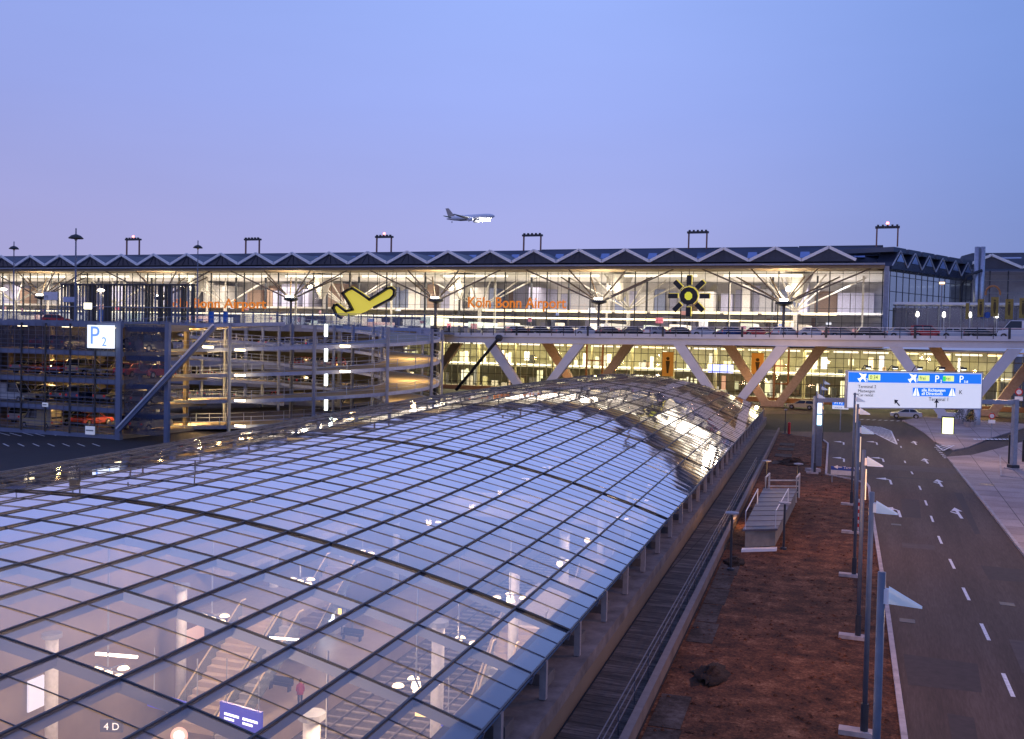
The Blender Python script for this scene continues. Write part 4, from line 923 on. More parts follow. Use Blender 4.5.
# wide dark posts
# ------------------------------------------------------------------ cars
def carpaint(n,c,metal=.3): return mat(n,c,.3,metal=metal,noise=False,coat=.6)
carpaint('car_black',(.015,.016,.02)); carpaint('car_silver',(.42,.45,.50)); carpaint('car_red',(.40,.02,.022)); carpaint('car_blue',(.03,.07,.22)); carpaint('car_white',(.68,.70,.74),0); carpaint('car_grey',(.15,.16,.18)); carpaint('car_beige',(.55,.47,.30),0)
M_hl=mat('headlight',(.7,.7,.7),.2,noise=False); M_tl=mat('taillight',(.5,.02,.02),.3,emit=(1,.05,.03),es=.12,noise=False)
M_trim=mat('car_trim',(.02,.02,.022),.6,noise=False)
def make_car(kind,paint):
    # built at the origin, nose to +X
    D={'saloon':(4.4,1.76,1.42,.95,[(-2.2,.55),(-2.15,.92),(-1.5,.98),(.85,.92),(2.0,.78),(2.2,.55)],(-1.75,-1.1,.25,1.0)),
       'estate':(4.5,1.78,1.47,.95,[(-2.25,.5),(-2.22,.95),(.9,.92),(2.05,.78),(2.22,.5)],(-2.18,-1.85,.2,1.0)),
       'suv':(4.6,1.86,1.78,1.1,[(-2.3,.6),(-2.28,1.08),(1.0,1.08),(2.15,.98),(2.3,.6)],(-2.24,-2.0,.3,.95)),
       'van':(5.4,2.0,2.45,1.25,[(-2.7,.55),(-2.7,1.25),(1.6,1.25),(2.5,1.0),(2.7,.6)],(-2.68,-2.6,1.1,2.0))}[kind]
    Ln,W,Ht,belt,top,cab=D
    root=bpy.data.objects.new('parked_car' if kind!='van' else 'parked_van',None); COL.objects.link(root); root['_o']=[0,0,0]
    r_=.33; wx=Ln/2-.85
    prof=[(-Ln/2+.02,.32),(-wx-.42,.30),(-wx-.36,.55),(-wx-.15,.70),(-wx+.15,.70),(-wx+.36,.55),(-wx+.42,.28),(wx-.42,.28),(wx-.36,.55),(wx-.15,.70),(wx+.15,.70),(wx+.36,.55),(wx+.42,.30),(Ln/2-.02,.32)]+top[::-1]
    mb=MB(); sec=[]
    for yy,ins in ((-W/2,.05),(-W/2+.09,0),(W/2-.09,0),(W/2,.05)):
        sec.append([(x*(1-ins*.3),yy,z-(ins if z>.9 else 0)) for x,z in prof])
    n=len(prof); vs=[v for s in sec for v in s]; fs=[(k,k+1 if k+1<n else 0,(k+1)%n+n,k+n) for k in range(n)]
    fs=[]
    for j in range(3):
        for k in range(n): fs.append((j*n+k,j*n+(k+1)%n,(j+1)*n+(k+1)%n,(j+1)*n+k))
    fs.append(tuple(range(n))[::-1]); fs.append(tuple(3*n+k for k in range(n)))
    mb.add(vs,fs)
    b0,t0,t1,b1=cab; hb=W/2-.06; ht=W/2-.24
    # roof with pillars
    zr=Ht
    mb2=MB(); mb2.add([(t0,-ht,zr-.07),(t1,-ht,zr-.07),(t1,ht,zr-.07),(t0,ht,zr-.07),(t0+.08,-ht+.08,zr),(t1-.15,-ht+.08,zr),(t1-.15,ht-.08,zr),(t0+.08,ht-.08,zr)],[(0,3,2,1),(4,5,6,7),(0,1,5,4),(1,2,6,5),(2,3,7,6),(3,0,4,7)])
    for sg in (-1,1):
        for bx,tx in ((b0,t0),(b1,t1),((b0+b1)/2-.1,(t0+t1)/2)):
            mb2.bar((bx,sg*hb,belt-.05),(tx,sg*ht,zr-.05),.09,.07)
    if kind=='van': mb2.box((b0+.05,-hb+.01,belt-.02),(b0+2.4,hb-.01,zr-.08))
    o=mb.build('body',MATS[paint],root,bevel=.02); mb2.build('roof',MATS[paint],root)
    g=MB(); i_=.03
    g.add([(b0+i_,-hb+i_,belt-.06),(b1-i_,-hb+i_,belt-.06),(b1-i_,hb-i_,belt-.06),(b0+i_,hb-i_,belt-.06),(t0+i_,-ht+i_,zr-.08),(t1-i_,-ht+i_,zr-.08),(t1-i_,ht-i_,zr-.08),(t0+i_,ht-i_,zr-.08)],[(0,3,2,1),(4,5,6,7),(0,1,5,4),(1,2,6,5),(2,3,7,6),(3,0,4,7)])
    g.build('window_glass',M_glassd,root)
    for sx_ in (-1,1):
        for sy in (-1,1):
            wl=MB().lathe((sx_*wx,sy*(W/2-.13),r_),[(.20,-.11),(r_,-.10),(r_,.10),(.20,.11)],16,'y').build('wheel',M_rub,root,smooth=False)
            MB().lathe((sx_*wx,sy*(W/2-.02),r_),[(.20,-.02),(.19,.02)],10,'y').build('rim',M_rim,wl)
    for sy in (-1,1):
        MB().box((Ln/2-.16,sy*(W/2-.32)-.17,.62),(Ln/2-.005,sy*(W/2-.32)+.17,.76)).build('headlight',M_hl,root)
        MB().box((-Ln/2-.005,sy*(W/2-.22)-.12,.66),(-Ln/2+.12,sy*(W/2-.22)+.12,.88)).build('taillight',M_tl,root)
    MB().box((Ln/2-.05,-W/2+.15,.34),(Ln/2+.03,W/2-.15,.5)).build('bumper',M_trim,root)
    MB().box((-Ln/2-.03,-W/2+.15,.34),(-Ln/2+.05,W/2-.15,.5)).build('bumper',M_trim,root)
    return root
proto={k:make_car(k,'car_silver') for k in ('saloon','estate','suv','van')}
used={k:False for k in proto}
def put_car(kind,paint,loc,rz,label,cat='car',group=None,sc=1.0):
    sw={'car_silver':paint} if paint!='car_silver' else None
    r=dup(proto[kind],loc,rz,label,group,sw); r['category']=cat; r.scale=(sc,sc,sc); r['_o']=[0,0,0]
    return r
G_='cars standing on the elevated road'
deckcars=[(519,'saloon','car_black',1.1,'dark saloon at the left end of the deck cars, right above the thin diagonal strut'),
(542,'saloon','car_black',.6,'second dark car on the deck, below the end of the orange lettering'),
(566,'estate','car_grey',.9,'dark grey estate between two black cars on the left deck stretch'),
(588,'saloon','car_silver',.4,'silver car on the deck left of the third dark group'),
(610,'saloon','car_black',.9,'black car on the deck just right of the leftmost silver car'),
(634,'saloon','car_black',.55,'black car on the deck below and left of the sun emblem'),
(658,'estate','car_silver',1.0,'pale silver estate on the deck left of the sun emblem'),
(681,'saloon','car_black',.7,'dark saloon directly under the sun emblem'),
(705,'saloon','car_silver',.35,'silver saloon just right of the sun emblem'),
(733,'saloon','car_blue',.7,'dark blue saloon left of the small red car'),
(758,'saloon','car_red',.2,'small red car on the middle of the deck'),
(787,'estate','car_silver',.9,'silver estate just right of the small red car'),
(813,'saloon','car_silver',.25,'silver saloon second to the right of the small red car'),
(841,'estate','car_grey',.5,'grey estate on the deck above the left end of the direction sign'),
(873,'estate','car_black',.3,'black estate at the corner pier of the terminal'),
(901,'saloon','car_silver',.4,'light silver saloon just left of the red off-road car'),
(928,'suv','car_red',.12,'large red off-road car parked on the deck'),
(955,'saloon','car_silver',.15,'silver saloon just right of the red off-road car'),
(981,'estate','car_black',.1,'black estate between silver saloon and white van'),
(1019,'van','car_white',PI-.08,'white van with red stripe at the right edge of the deck')]
for px_,kd,pt,rz,lb in deckcars:
    p=atY(px_,334,164.5); r=put_car(kd,pt,(p.x,164.5,zt(p.x)-.24),rz+rnd.uniform(-.05,.05),lb,'van' if kd=='van' else 'car',G_,1.1)
    if kd=='van':
        q=MB().box((-2.6,-1.012,1.3),(2.2,-1.002,1.42)); q.box((-2.6,1.002,1.3),(2.2,1.012,1.42)); s_=q.build('red_stripe',M_red); s_.parent=r
p=gp(801,409); put_car('estate','car_beige',(p.x,p.y,.01),PI-.05,'pale beige estate car on the road below the deck','car',sc=1.0)
p=atY(906,412,158); put_car('saloon','car_silver',(p.x,p.y,.02),PI+.03,'silver car half hidden under the big direction sign','car')
MB_=None
# ------------------------------------------------------------------ garage
M_gst=mat('garage_steel',(.15,.185,.28),.55,noise=(.4,.2)); M_gcon=mat('garage_concrete',(.27,.225,.16),.8,noise=(.5,.25)); M_mesh=glass_mat('mesh_screen',1.05,(.62,.65,.75),(.12,.14,.22),.5)
gar=thing('parking_garage','multi-storey parking garage with open decks and a lit letter sign at left','parking garage',(-80,76,0))
FZ=[.35,2.9,5.65,8.35,11.1]
gx0,gx1=-150,-68.4; gy0,gy1=76.,89.
for i,z in enumerate(FZ):
    MB().box((gx0,gy0+.2,z-.32),(gx1,gy1,z)).build('floor_slab',M_gcon,gar)
    MB().box((gx0,gy0-.02,z-.42),(gx1+.2,gy0+.18,z+.05)).build('edge_beam',M_gst,gar)
    if i: 
        MB().box((gx1+.4,gy0+.5,z-.3-.35),(-62.9,gy0+3,z-.35)).build('floor_slab',M_gcon,gar); MB().box((gx1+.4,gy0+.28,z-.75),(-62.9,gy0+.48,z-.3)).build('edge_beam',M_gst,gar)
    if i<4:
        for hz in (.3,.6,.95): MB().bar((gx0,gy0+.08,z+hz),(gx1,gy0+.08,z+hz),.05).build('guard_rail',M_gst,gar)
for x in (gx1,-94.5,-120): MB().box((x-.28,gy0-.35,-.1),(x+.28,gy0-.04,11.3)).build('column',M_gst,gar)
MB().box((-63.2,gy0-.1,-.1),(-62.75,gy0+.25,11.3)).build('column',M_gst,gar)
for i in range(14): MB().box((gx1-3-i*3.1-.07,gy0-.15,.3),(gx1-3-i*3.1+.07,gy0-.03,11)).build('screen_post',M_dark,gar)
for x in [gx1-2-6.2*i for i in range(8)]: MB().box((x-.2,gy1-1.2,0),(x+.2,gy1-.8,11)).build('column',M_gcon,gar)
MB().sheet([(gx1+.3,gy0+.15,.6),(-63,gy0+.15,.6),(-63,gy0+.15,11),(gx1+.3,gy0+.15,11)]).build('mesh_screen',M_mesh,gar)
MB().sheet([(gx0,gy0-.01,8.5),(gx1,gy0-.01,8.5),(gx1,gy0-.01,10.6),(gx0,gy0-.01,10.6)]).build('mesh_screen',M_mesh,gar)
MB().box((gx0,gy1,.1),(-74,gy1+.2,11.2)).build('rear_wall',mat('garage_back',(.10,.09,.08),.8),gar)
mb=MB()
for i in range(84): mb.box((gx1-.6-i*.9,gy0-.10,.4),(gx1-.57-i*.9,gy0-.07,11.0))
for z in [.8+.45*i for i in range(23)]: mb.box((gx1-75,gy0-.13,z),(gx1,gy0-.105,z+.025))
mb.build('screen_wires',mat('wire_steel',(.12,.14,.20),.5,noise=False),gar)
# lit sign P2
a=atY(90.5,325,75.4); b=atY(114,348.5,75.4)
t=thing('parking_sign','square white lit box with blue letter P and small 2 on the garage','sign',(a.x,75.4,b.z))
MB().box((a.x,75.0,b.z),(b.x,75.5,a.z)).build('light_box',glow('p_box',(.86,.92,1),1.15),t)
M_pb=mat('p_blue',(.1,.25,.7),.5,emit=(.2,.38,.9),es=.8,noise=False); hh=a.z-b.z; ww=b.x-a.x
text_obj('P',hh*1.12,M_pb,.01,'letter',t,face_front(a.x+ww*.10,74.97,b.z+hh*.18)); text_obj('2',hh*.56,M_pb,.01,'digit',t,face_front(a.x+ww*.62,74.97,b.z+hh*.10))
# diagonal stair tube
a=atY(118.5,431,75.3); b=atY(215,327,76.0)
t=thing('inclined_brace','long pale edged inclined beam climbing across the garage front','beam',a)
MB().bar(a,b,.3,.34).build('beam',M_gst,t); MB().bar(a+Vector((-.08,-.2,.24)),b+Vector((-.08,-.2,.24)),.16,.13).build('pale_edge',M_fas,t)
for (x,y,wd,h,lb) in [(86,430,2.0,.8,'small white notice board at the foot of the garage'),(43,404.5,1.2,.4,'tiny white plate on the lowest garage beam')]:
    p=atY(x,y,75.2); t=thing('notice_board',lb,'sign',(p.x,75.2,p.z)); MB().box((p.x,75.1,p.z-h/2),(p.x+wd*.55,75.2,p.z+h/2)).build('panel',mat('notice_white',(.6,.62,.7),.5,emit=(.6,.65,.8),es=.35,noise=False),t); MB().box((p.x+.1,75.06,p.z-.06),(p.x+wd*.55-.1,75.098,p.z+.06)).build('text_bar',M_grey,t)
# helix ramp
M_rmp=mat('ramp_edge_paint',(.25,.30,.45),.5)
hx=thing('spiral_ramp','open steel spiral car ramp with four turns beside the garage','spiral ramp',(0,0,0))
HCN=atD(284,400,124); HX,HY=HCN.x,HCN.y; RO,RI=19.,12.5
def hz(th,k): return k*2.68+ -1.15 + 5.36*(th/(2*PI))
nseg=72
# two interleaved ramps; th=0 at front-left, rising towards the right
for k in range(-2,5):
    mb=MB(); me_=MB(); mi_=MB(); ok=False
    for i in range(nseg):
        t0_=-PI*.999+2*PI*i/nseg; t1_=-PI*.999+2*PI*(i+1)/nseg
        z0=hz(t0_,k)+1.9; z1=hz(t1_,k)+1.9
        if k%2: continue
for k in range(-1,5):
    mb=MB(); me_=MB(); mi_=MB(); rl2=MB()
    for i in range(nseg//2):
        # angle measured from the direction of the camera, counter-clockwise seen from above
        pass
ths0=math.atan2(-HY,-HX)            # direction from helix centre to the camera
for k in range(5):
  for half in (0,1):
    mb=MB(); me_=MB(); mi_=MB(); rl2=MB(); n=0
    for i in range(36):
        u0=-PI+PI*half+PI*i/36; u1=u0+PI/36
        # level at the near point u=0 is base, slope 5.36 per turn
        z0=[.9,3.6,6.35,9.05,11.6][k]+5.36*u0/(2*PI); z1=z0+5.36/72
        if z0<.05 or z1>11.6: continue
        n+=1; A0=ths0+u0; A1=ths0+u1
        def q(r,a,z): return (HX+r*math.cos(a),HY+r*math.sin(a),z)
        mb.add([q(RI,A0,z0),q(RO,A0,z0),q(RO,A1,z1),q(RI,A1,z1),q(RI,A0,z0-.22),q(RO,A0,z0-.22),q(RO,A1,z1-.22),q(RI,A1,z1-.22)],[(0,1,2,3),(7,6,5,4)])
        for rr2,M2 in ((RO,me_),(RI,mi_)):
            ra=rr2+.02; rb=rr2+.2
            M2.add([q(ra,A0,z0-.3),q(rb,A0,z0-.3),q(rb,A1,z1-.3),q(ra,A1,z1-.3),q(ra,A0,z0+.08),q(rb,A0,z0+.08),q(rb,A1,z1+.08),q(ra,A1,z1+.08)],[(0,1,2,3),(7,6,5,4),(1,5,6,2),(0,3,7,4)])
            for hh_ in (.5,.95): M2.bar(q(rb,A0,z0+hh_),q(rb,A1,z1+hh_),.035)
            if i%2==0: M2.bar(q(rb,A0,z0),q(rb,A0,z0+1.0),.05)
    if n:
        mb.build('ramp_slab',M_gcon,hx); me_.build('outer_edge_beam',M_rmp,hx); mi_.build('inner_edge_beam',M_rmp,hx)
for i in range(14):
    a=ths0+2*PI*(i+.35)/14; MB().tube([(HX+(RO+.5)*math.cos(a),HY+(RO+.5)*math.sin(a),0),(HX+(RO+.5)*math.cos(a),HY+(RO+.5)*math.sin(a),11.4)],.19,10).build('outer_column',M_gst,hx)
for i in range(10):
    a=ths0+2*PI*(i+.1)/10; MB().tube([(HX+(RI-.4)*math.cos(a),HY+(RI-.4)*math.sin(a),0),(HX+(RI-.4)*math.cos(a),HY+(RI-.4)*math.sin(a),11.6)],.2,10).build('inner_column',M_gst,hx)
M_rl=glow('ramp_lamp',(1,.80,.5),9)
n=0
for px_,y0 in ((240,350),(345,346),(208,347)):
    for k in range(4 if px_==240 else (2 if px_==345 else 1)):
        y=y0+k*25.3; p=atD(px_,y,103 if px_!=345 else 106)
        t=thing('ramp_lamp',f'bright lamp slung under the spiral ramp edge, {ORD[k]} level down at its '+{240:'left front',345:'right front',208:'far left'}[px_],'lamp',p,'lamps under the spiral ramp')
        MB().box(p+Vector((-.55,-.15,-.10)),p+Vector((.55,.15,.10))).build('diffuser',M_rl,t); MB().box(p+Vector((-.6,-.18,.11)),p+Vector((.6,.18,.18))).build('housing',M_dark,t)
        light('POINT',p+Vector((0,.8,-.5)),70,(1,.68,.30),.3)
for k in range(4):
    p=atD(326,332+k*24.5,124); t=thing('core_tube_lamp',f'upright white tube lamp in the spiral core, {ORD[k]} from the top','lamp',p,'tube lamps in the spiral core')
    MB().tube([p+Vector((0,0,-.55)),p+Vector((0,0,.95))],.2,10).build('tube',glow('core_tube',(.88,1,.92),9),t); MB().tube([p+Vector((0,0,-.8)),p+Vector((0,0,-.56))],.24,10).build('base',M_grey,t)
for k in range(4):
    for a in (.5,2.6,4.6): light('POINT',(HX+15.5*math.cos(a),HY+15.5*math.sin(a),[1.9,4.6,7.2,9.9][k]-.1),1500,(1,.62,.24),.3)
# rear garage block behind the ramp
gb=thing('rear_garage','rear garage block with dim car decks behind the spiral ramp','parking garage',(-120,128,0))
for i,z in enumerate([.2,2.9,5.6,8.3,11.3]):
    MB().box((-215,126.2,z-.3),(-73.5,150,z)).build('floor_slab',M_gcon,gb); MB().box((-215,125.9,z-.5),(-73.5,126.18,z+.5)).build('edge_beam',M_gst,gb)
for i in range(18): MB().box((-74-i*8,125.6,0),(-73.5-i*8,125.88,11.6)).build('column',M_gst,gb)
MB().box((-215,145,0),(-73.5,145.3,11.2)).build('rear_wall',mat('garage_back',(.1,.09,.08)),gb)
# cars in the garages
cols=['car_black','car_silver','car_red','car_blue','car_grey','car_black','car_grey','car_beige']; cn={'car_black':'black','car_silver':'silver','car_red':'red','car_blue':'blue','car_white':'white','car_grey':'grey','car_beige':'beige'}
lvn=['lowest','second lowest','third','top covered']
rc_=random.Random(9)
for lv in range(4):
    x=-70.2; k=0
    while x>-88:
        pt=rc_.choice(cols) if lv!=2 else rc_.choice(['car_red','car_silver','car_red','car_beige','car_grey'])
        put_car(rc_.choice(['saloon','estate','suv','saloon']),pt,(x,82.6+rc_.uniform(-.4,.4),FZ[lv]+.01),PI/2*(1 if rc_.random()<.5 else -1)+rc_.uniform(-.03,.03),f'{cn[pt]} car on the {lvn[lv]} level of the front garage, {ORD[k]} from its right corner',group='cars in the front garage'); k+=1
        x-=rc_.choice([2.6,2.7,2.8,5.3])
for lv,px_ in ((1,17),(0,44)):
    p=atY(px_,395,79); put_car('van',['car_beige','car_white'][lv==1],(p.x,78.6,FZ[lv]+.01),0 if lv==1 else PI,['beige van by the front edge of the lowest garage level','pale van by the front edge of the second lowest garage level'][lv],'van',sc=.78)
for lv in range(4):
    k=0
    for x in [-77-2.75*i for i in range(13)]:
        if rc_.random()<.25: continue
        pt=rc_.choice(cols); put_car(rc_.choice(['saloon','estate','saloon']),pt,(x,129.5,[.2,2.9,5.6,8.3][lv]+.01),PI/2*(1 if rc_.random()<.5 else -1),f'{cn[pt]} car on the {lvn[lv]} level of the rear garage, {ORD[k]} from its right end',group='cars in the rear garage'); k+=1
for lv in range(4):
    for x in (-86,-72): light('POINT',(x,85,FZ[lv]+2.1),520,(1,.62,.22),.25)
    for x in (-80,-95,-110): light('POINT',(x,133,FZ[lv]+2.1),420,(1,.72,.36),.25)
for lv in range(4):
    for k,x in enumerate((-73,-79,-85)):
        tag(MB().box((x-.6,80,FZ[lv+1]-.46),(x+.6,80.15,FZ[lv+1]-.36)).build('garage_lamp_or_glint',M_warmS),f'slim lamp under the ceiling of the {lvn[lv]} front garage level, {ORD[k]} from the right','lamp',group='lamps in the front garage')
for lv in range(4):
    for k in range(8):
        x=-77-k*4.6
        tag(MB().box((x-.5,128,[2.9,5.6,8.3,11.3][lv]-.45),(x+.5,128.15,[2.9,5.6,8.3,11.3][lv]-.34)).build('garage_lamp_or_glint',M_warmS),f'slim lamp under the ceiling of the {lvn[lv]} rear garage level, {ORD[k]} from the right','lamp','lamps in the rear garage')  # added glowing bars imitating reflections in headlights
for (x0,y0,x1,y1,lb_) in [(662.6,352,673,376.5,'orange banner with dark figure behind the left leg of the middle white pier'),(751.7,353,763.4,374.5,'orange banner with dark figure between the crossing brown and white piers')]:
    a=atY(x0,y0,184.8); b=atY(x1,y1,184.8); t=thing('orange_banner',lb_,'banner',(a.x,184.8,b.z)); MB().box((a.x,184.8,b.z),(b.x,184.86,a.z)).build('cloth',mat('banner_orange',(.75,.33,.05),.6,emit=(1,.5,.08),es=.12,noise=False),t)
    c_=(a.x+b.x)/2; MB().lathe((c_,184.77,a.z-1.2),[(.32,-.01),(.32,.01)],12,'y').build('figure_head',M_banp,t); MB().prism([(c_-.4,184.79,a.z-1.6),(c_+.4,184.79,a.z-1.6),(c_+.15,184.79,b.z+.6),(c_-.15,184.79,b.z+.6)],(0,-.02,0)).build('figure_print',M_banp,t)
    MB().box((a.x-.1,184.75,a.z+.003),(b.x+.1,184.9,a.z+.1)).build('top_bar',M_dark,t)
# deck behind and above the garage with screens
dk=thing('rear_deck','blue-grey deck edge with mesh parapet running behind the garage roof to the bridge','elevated road',(-140,150,11))
MB().box((-215,150.2,10.9),(-71,176,11.3)).build('deck_slab',M_gst,dk); MB().box((-215,150,10.7),(-71,150.18,11.9)).build('edge_beam',mat('deck_blue',(.26,.31,.46),.5),dk)
MB().sheet([(-215,150.1,11.9),(-71,150.1,11.9),(-71,150.1,13.9),(-215,150.1,13.9)]).build('mesh_parapet',glass_mat('parapet_mesh',1.1,(.55,.6,.72),(.18,.22,.34),.45),dk)
for i in range(60): MB().box((-72-i*2.4,149.9,11.9),(-71.88-i*2.4,150.05,14.0)).build('post',M_gst,dk)
MB().bar((-215,150,14.05),(-71,150,14.05),.1).build('top_rail',M_gst,dk)
MB().box((-73.8,156,0),(-72.6,157.2,12.0)).build('end_pillar',M_dark,dk)
a=atY(499,338,158.5); b=atY(456,390,158.5)
t=thing('diagonal_strut','thin black diagonal strut leaning before the bridge beside the dark pillar','strut',b); MB().tube([a,b],.28,8).build('strut',M_black,t); MB().lathe(a,[(.1,-.5),(.6,-.3),(.6,.3),(.1,.5)],10,'y').build('joint',M_dark,t)
# louvred box
a=atY(60,285,140); b=atY(190,312,140)
lb=thing('louvred_box','long dark frame of upright louvres on the garage roof','louvre frame',(a.x,140,11.3))
MB().box((a.x,140,a.z),(b.x,142,a.z+.25)).build('top_frame',M_dark,lb)
rr3=random.Random(4)
for i in range(42):
    x=a.x+(b.x-a.x)*i/41; wd=rr3.choice([.06,.06,.12,.35,.45]); MB().box((x,140.2,11.4),(x+wd,140.6,a.z-.003)).build('louvre',M_dark if wd>.1 else M_gst,lb)
MB().box((a.x,139.9,14.4),(b.x,140.1,14.55)).build('crossbar',M_grey,lb)
for i in range(3):
    p=a.x+3+i*6.2
text_obj('PARKHAUS 2',1.3,M_black,.03,'lettering',lb,face_front(a.x+6,139.85,14.7),squeeze=1.15) if False else None
# garage-roof bits
def box_sign(x0,y0,x1,y1,Y,lab,m,name='rooftop_sign'):
    a=atY(x0,y0,Y); b=atY(x1,y1,Y); t=thing(name,lab,'sign',(a.x,Y,b.z)); MB().box((a.x,Y,b.z),(b.x,Y+.15,a.z)).build('panel',m,t); MB().box((a.x-.05,Y+.16,b.z-.05),(b.x+.05,Y+.3,a.z+.05)).build('frame',M_grey,t)
    for x in (a.x+.2,b.x-.2): MB().tube([(x,Y+.2,11.3),(x,Y+.2,b.z)],.06,6).build('post',M_grey,t)
    return t,a,b
t,a,b=box_sign(44,292,57,300,130,'pale grey sign board on posts at the left of the louvred frame',mat('pale_sign',(.6,.62,.72),.5))
text_obj('P2',.75,M_grey,.005,'lettering',t,face_front(a.x+.2,129.97,b.z+.25))
box_sign(63,297,75,302,130,'pale blue flat sign in front of the louvred frame',mat('pale_blue_sign',(.4,.46,.66),.5))
t,_,_=box_sign(84,303,91,309,128,'small glowing yellow-white box on the garage roof',glow('box_glow',(1,.93,.6),5))
for k,(x,y,lab) in enumerate([(3.5,290,'lit lamp on a white post at the left picture edge'),(101,291,'pinkish lit lamp head before the louvred frame')]):
    p=atY(x,y,124); t=thing('lamp_post',lab,'lamp',(p.x,124,11.3)); MB().tube([(p.x,124,11.3),(p.x,124,p.z)],.1,8).build('post',M_white,t); MB().lathe((p.x,124,p.z),[(.15,-.1),(.55,.05),(.5,.25),(.1,.35)],12).build('lamp_head',glow('post_glow',(1,.82,.66),9),t)
for k,x in enumerate((101,212,226)):
    p=atY(x,314,124); t=thing('blue_cabinet',['narrow bright blue cabinet under the pinkish lamp','bright blue cabinet left of two on the deck by the orange letters','bright blue cabinet right of two on the deck by the orange letters'][k],'cabinet',(p.x,149,11.9)); 
    p=atY(x,313,149); MB().box((p.x-.3,148.6,11.9),(p.x+.3,149.2,14.1)).build('case',mat('cab_blue',(.03,.2,.7),.4),t); MB().box((p.x-.35,148.5,14.103),(p.x+.35,149.3,14.2)).build('lid',M_grey,t)
p=atY(53,306,130); t=thing('roof_vehicle','small red and yellow vehicle parked on the garage roof','vehicle',(p.x,130,11.3))
put_car('estate','car_red',(p.x,131,11.32),.6,'red car parked on the garage roof near the pale sign board','car')
bpy.data.objects.remove(t)
# masts
for k,(x,y,D,zb) in enumerate([(14,243.5,150,11.3),(76,231,110,11.1),(198,242.5,150,11.3)]):
    p=atD(x,y,D); t=thing('mushroom_mast',['short mushroom headed mast near the left picture edge','tallest mushroom headed light mast, rising before the roof at left','mushroom headed mast right of the tall one'][k],'light mast',(p.x,p.y,zb),'mushroom headed light masts')
    MB().tube([(p.x,p.y,zb),p+Vector((0,0,.3))],.12,8,r2=.07).build('pole',M_gst,t)
    s=1 if k==1 else .9
    zz=p.z-.5; MB().lathe((p.x,p.y,zz),[(.75*s,-.35),(.8*s,-.28),(.5*s,.0),(.1,.15)],16).build('canopy',M_dark,t,smooth=True)
    MB().lathe((p.x,p.y,zz-.55),[(.1,0),(.18,.15),(.1,.25)],10).build('lamp_body',M_grey,t)
# ------------------------------------------------------------------ reflector poles
M_pole=mat('pole_paint',(.13,.16,.21),.45); M_refl=mat('reflector_white',(.62,.70,.88),.5,emit=(.42,.58,1),es=.28,noise=False)  # mirrors' reflected light is put in as pale blue emission
def refl_pole(x,y,ztop,label,foot=True,amber=True,sc=1.0):
    t=thing('reflector_lamp',label,'street lamp',(x,y,0),'reflector lamps with pale triangular mirrors')
    MB().tube([(x,y,0.03),(x,y,.9)],.10*sc,10).build('base_sleeve',M_dark,t)
    MB().tube([(x,y,.9),(x,y,ztop)],.068*sc,10).build('pole',M_pole,t,smooth=True)
    if foot: MB().box((x-.65,y-.2,.03),(x+.3,y+.2,.16)).build('foundation',M_kerb,t)
    z=ztop-.42
    MB().box((x+.02,y-.05,z-.12),(x+.12,y+.05,z+.14)).build('bracket',M_fas,t)
    a=Vector((x+.12,y,z+.16)); n_=[Vector((x+.12,y-.05,z+.30)),Vector((x+.95,y+.05,z-.2)),Vector((x+.12,y+.15,z-.2))]
    mb=MB(); P_=[(x+.12,y-.14,z+.22),(x+.66,y,z-.10),(x+.12,y+.18,z-.12)]
    mb.prism(P_,(0,.02,-.05)); mb.build('mirror',M_refl,t)
    if amber:
        MB().box((x+.08,y-.03,ztop*.74),(x+.115,y+.03,ztop*.90)).build('pole_lit_strip',glow('amber_lit_strip',(1,.60,.25),.9),t)  # glowing strip standing in for the amber-lit side of the pole
    return t
YP=[18.3,28.3,37.6,47.7,58.8,69.2]
XP=[.02,-.22,-.62,-.98,-1.42,-1.85]
lab=['nearest reflector lamp with the largest pale triangle, lower right','second nearest reflector lamp, its foot just inside the bottom edge','third reflector lamp counted from the camera','fourth reflector lamp counted from the camera','fifth reflector lamp counted from the camera','sixth reflector lamp, its triangle just under the big sign']
xt=[882,872,864,859,858,855]; yt=[572,492,450,421,404,393]
for i in range(6):
    d=ray(xt[i],yt[i]); tp=CAM+d*(YP[i]/d.y); refl_pole(tp.x,YP[i],tp.z,lab[i],i not in (0,),i in (2,3,5))
for i,(bx,by,ty) in enumerate([(814.5,474,391),(819,452,384),(822,441,379)]):
    b=gp(bx,by); tp=atY(bx,ty,b.y); refl_pole(b.x,b.y,tp.z,['reflector lamp beside the lit blue column, nearest of three','middle reflector lamp of the three by the lit blue column','farthest reflector lamp behind the lit blue column'][i],i==0,False)
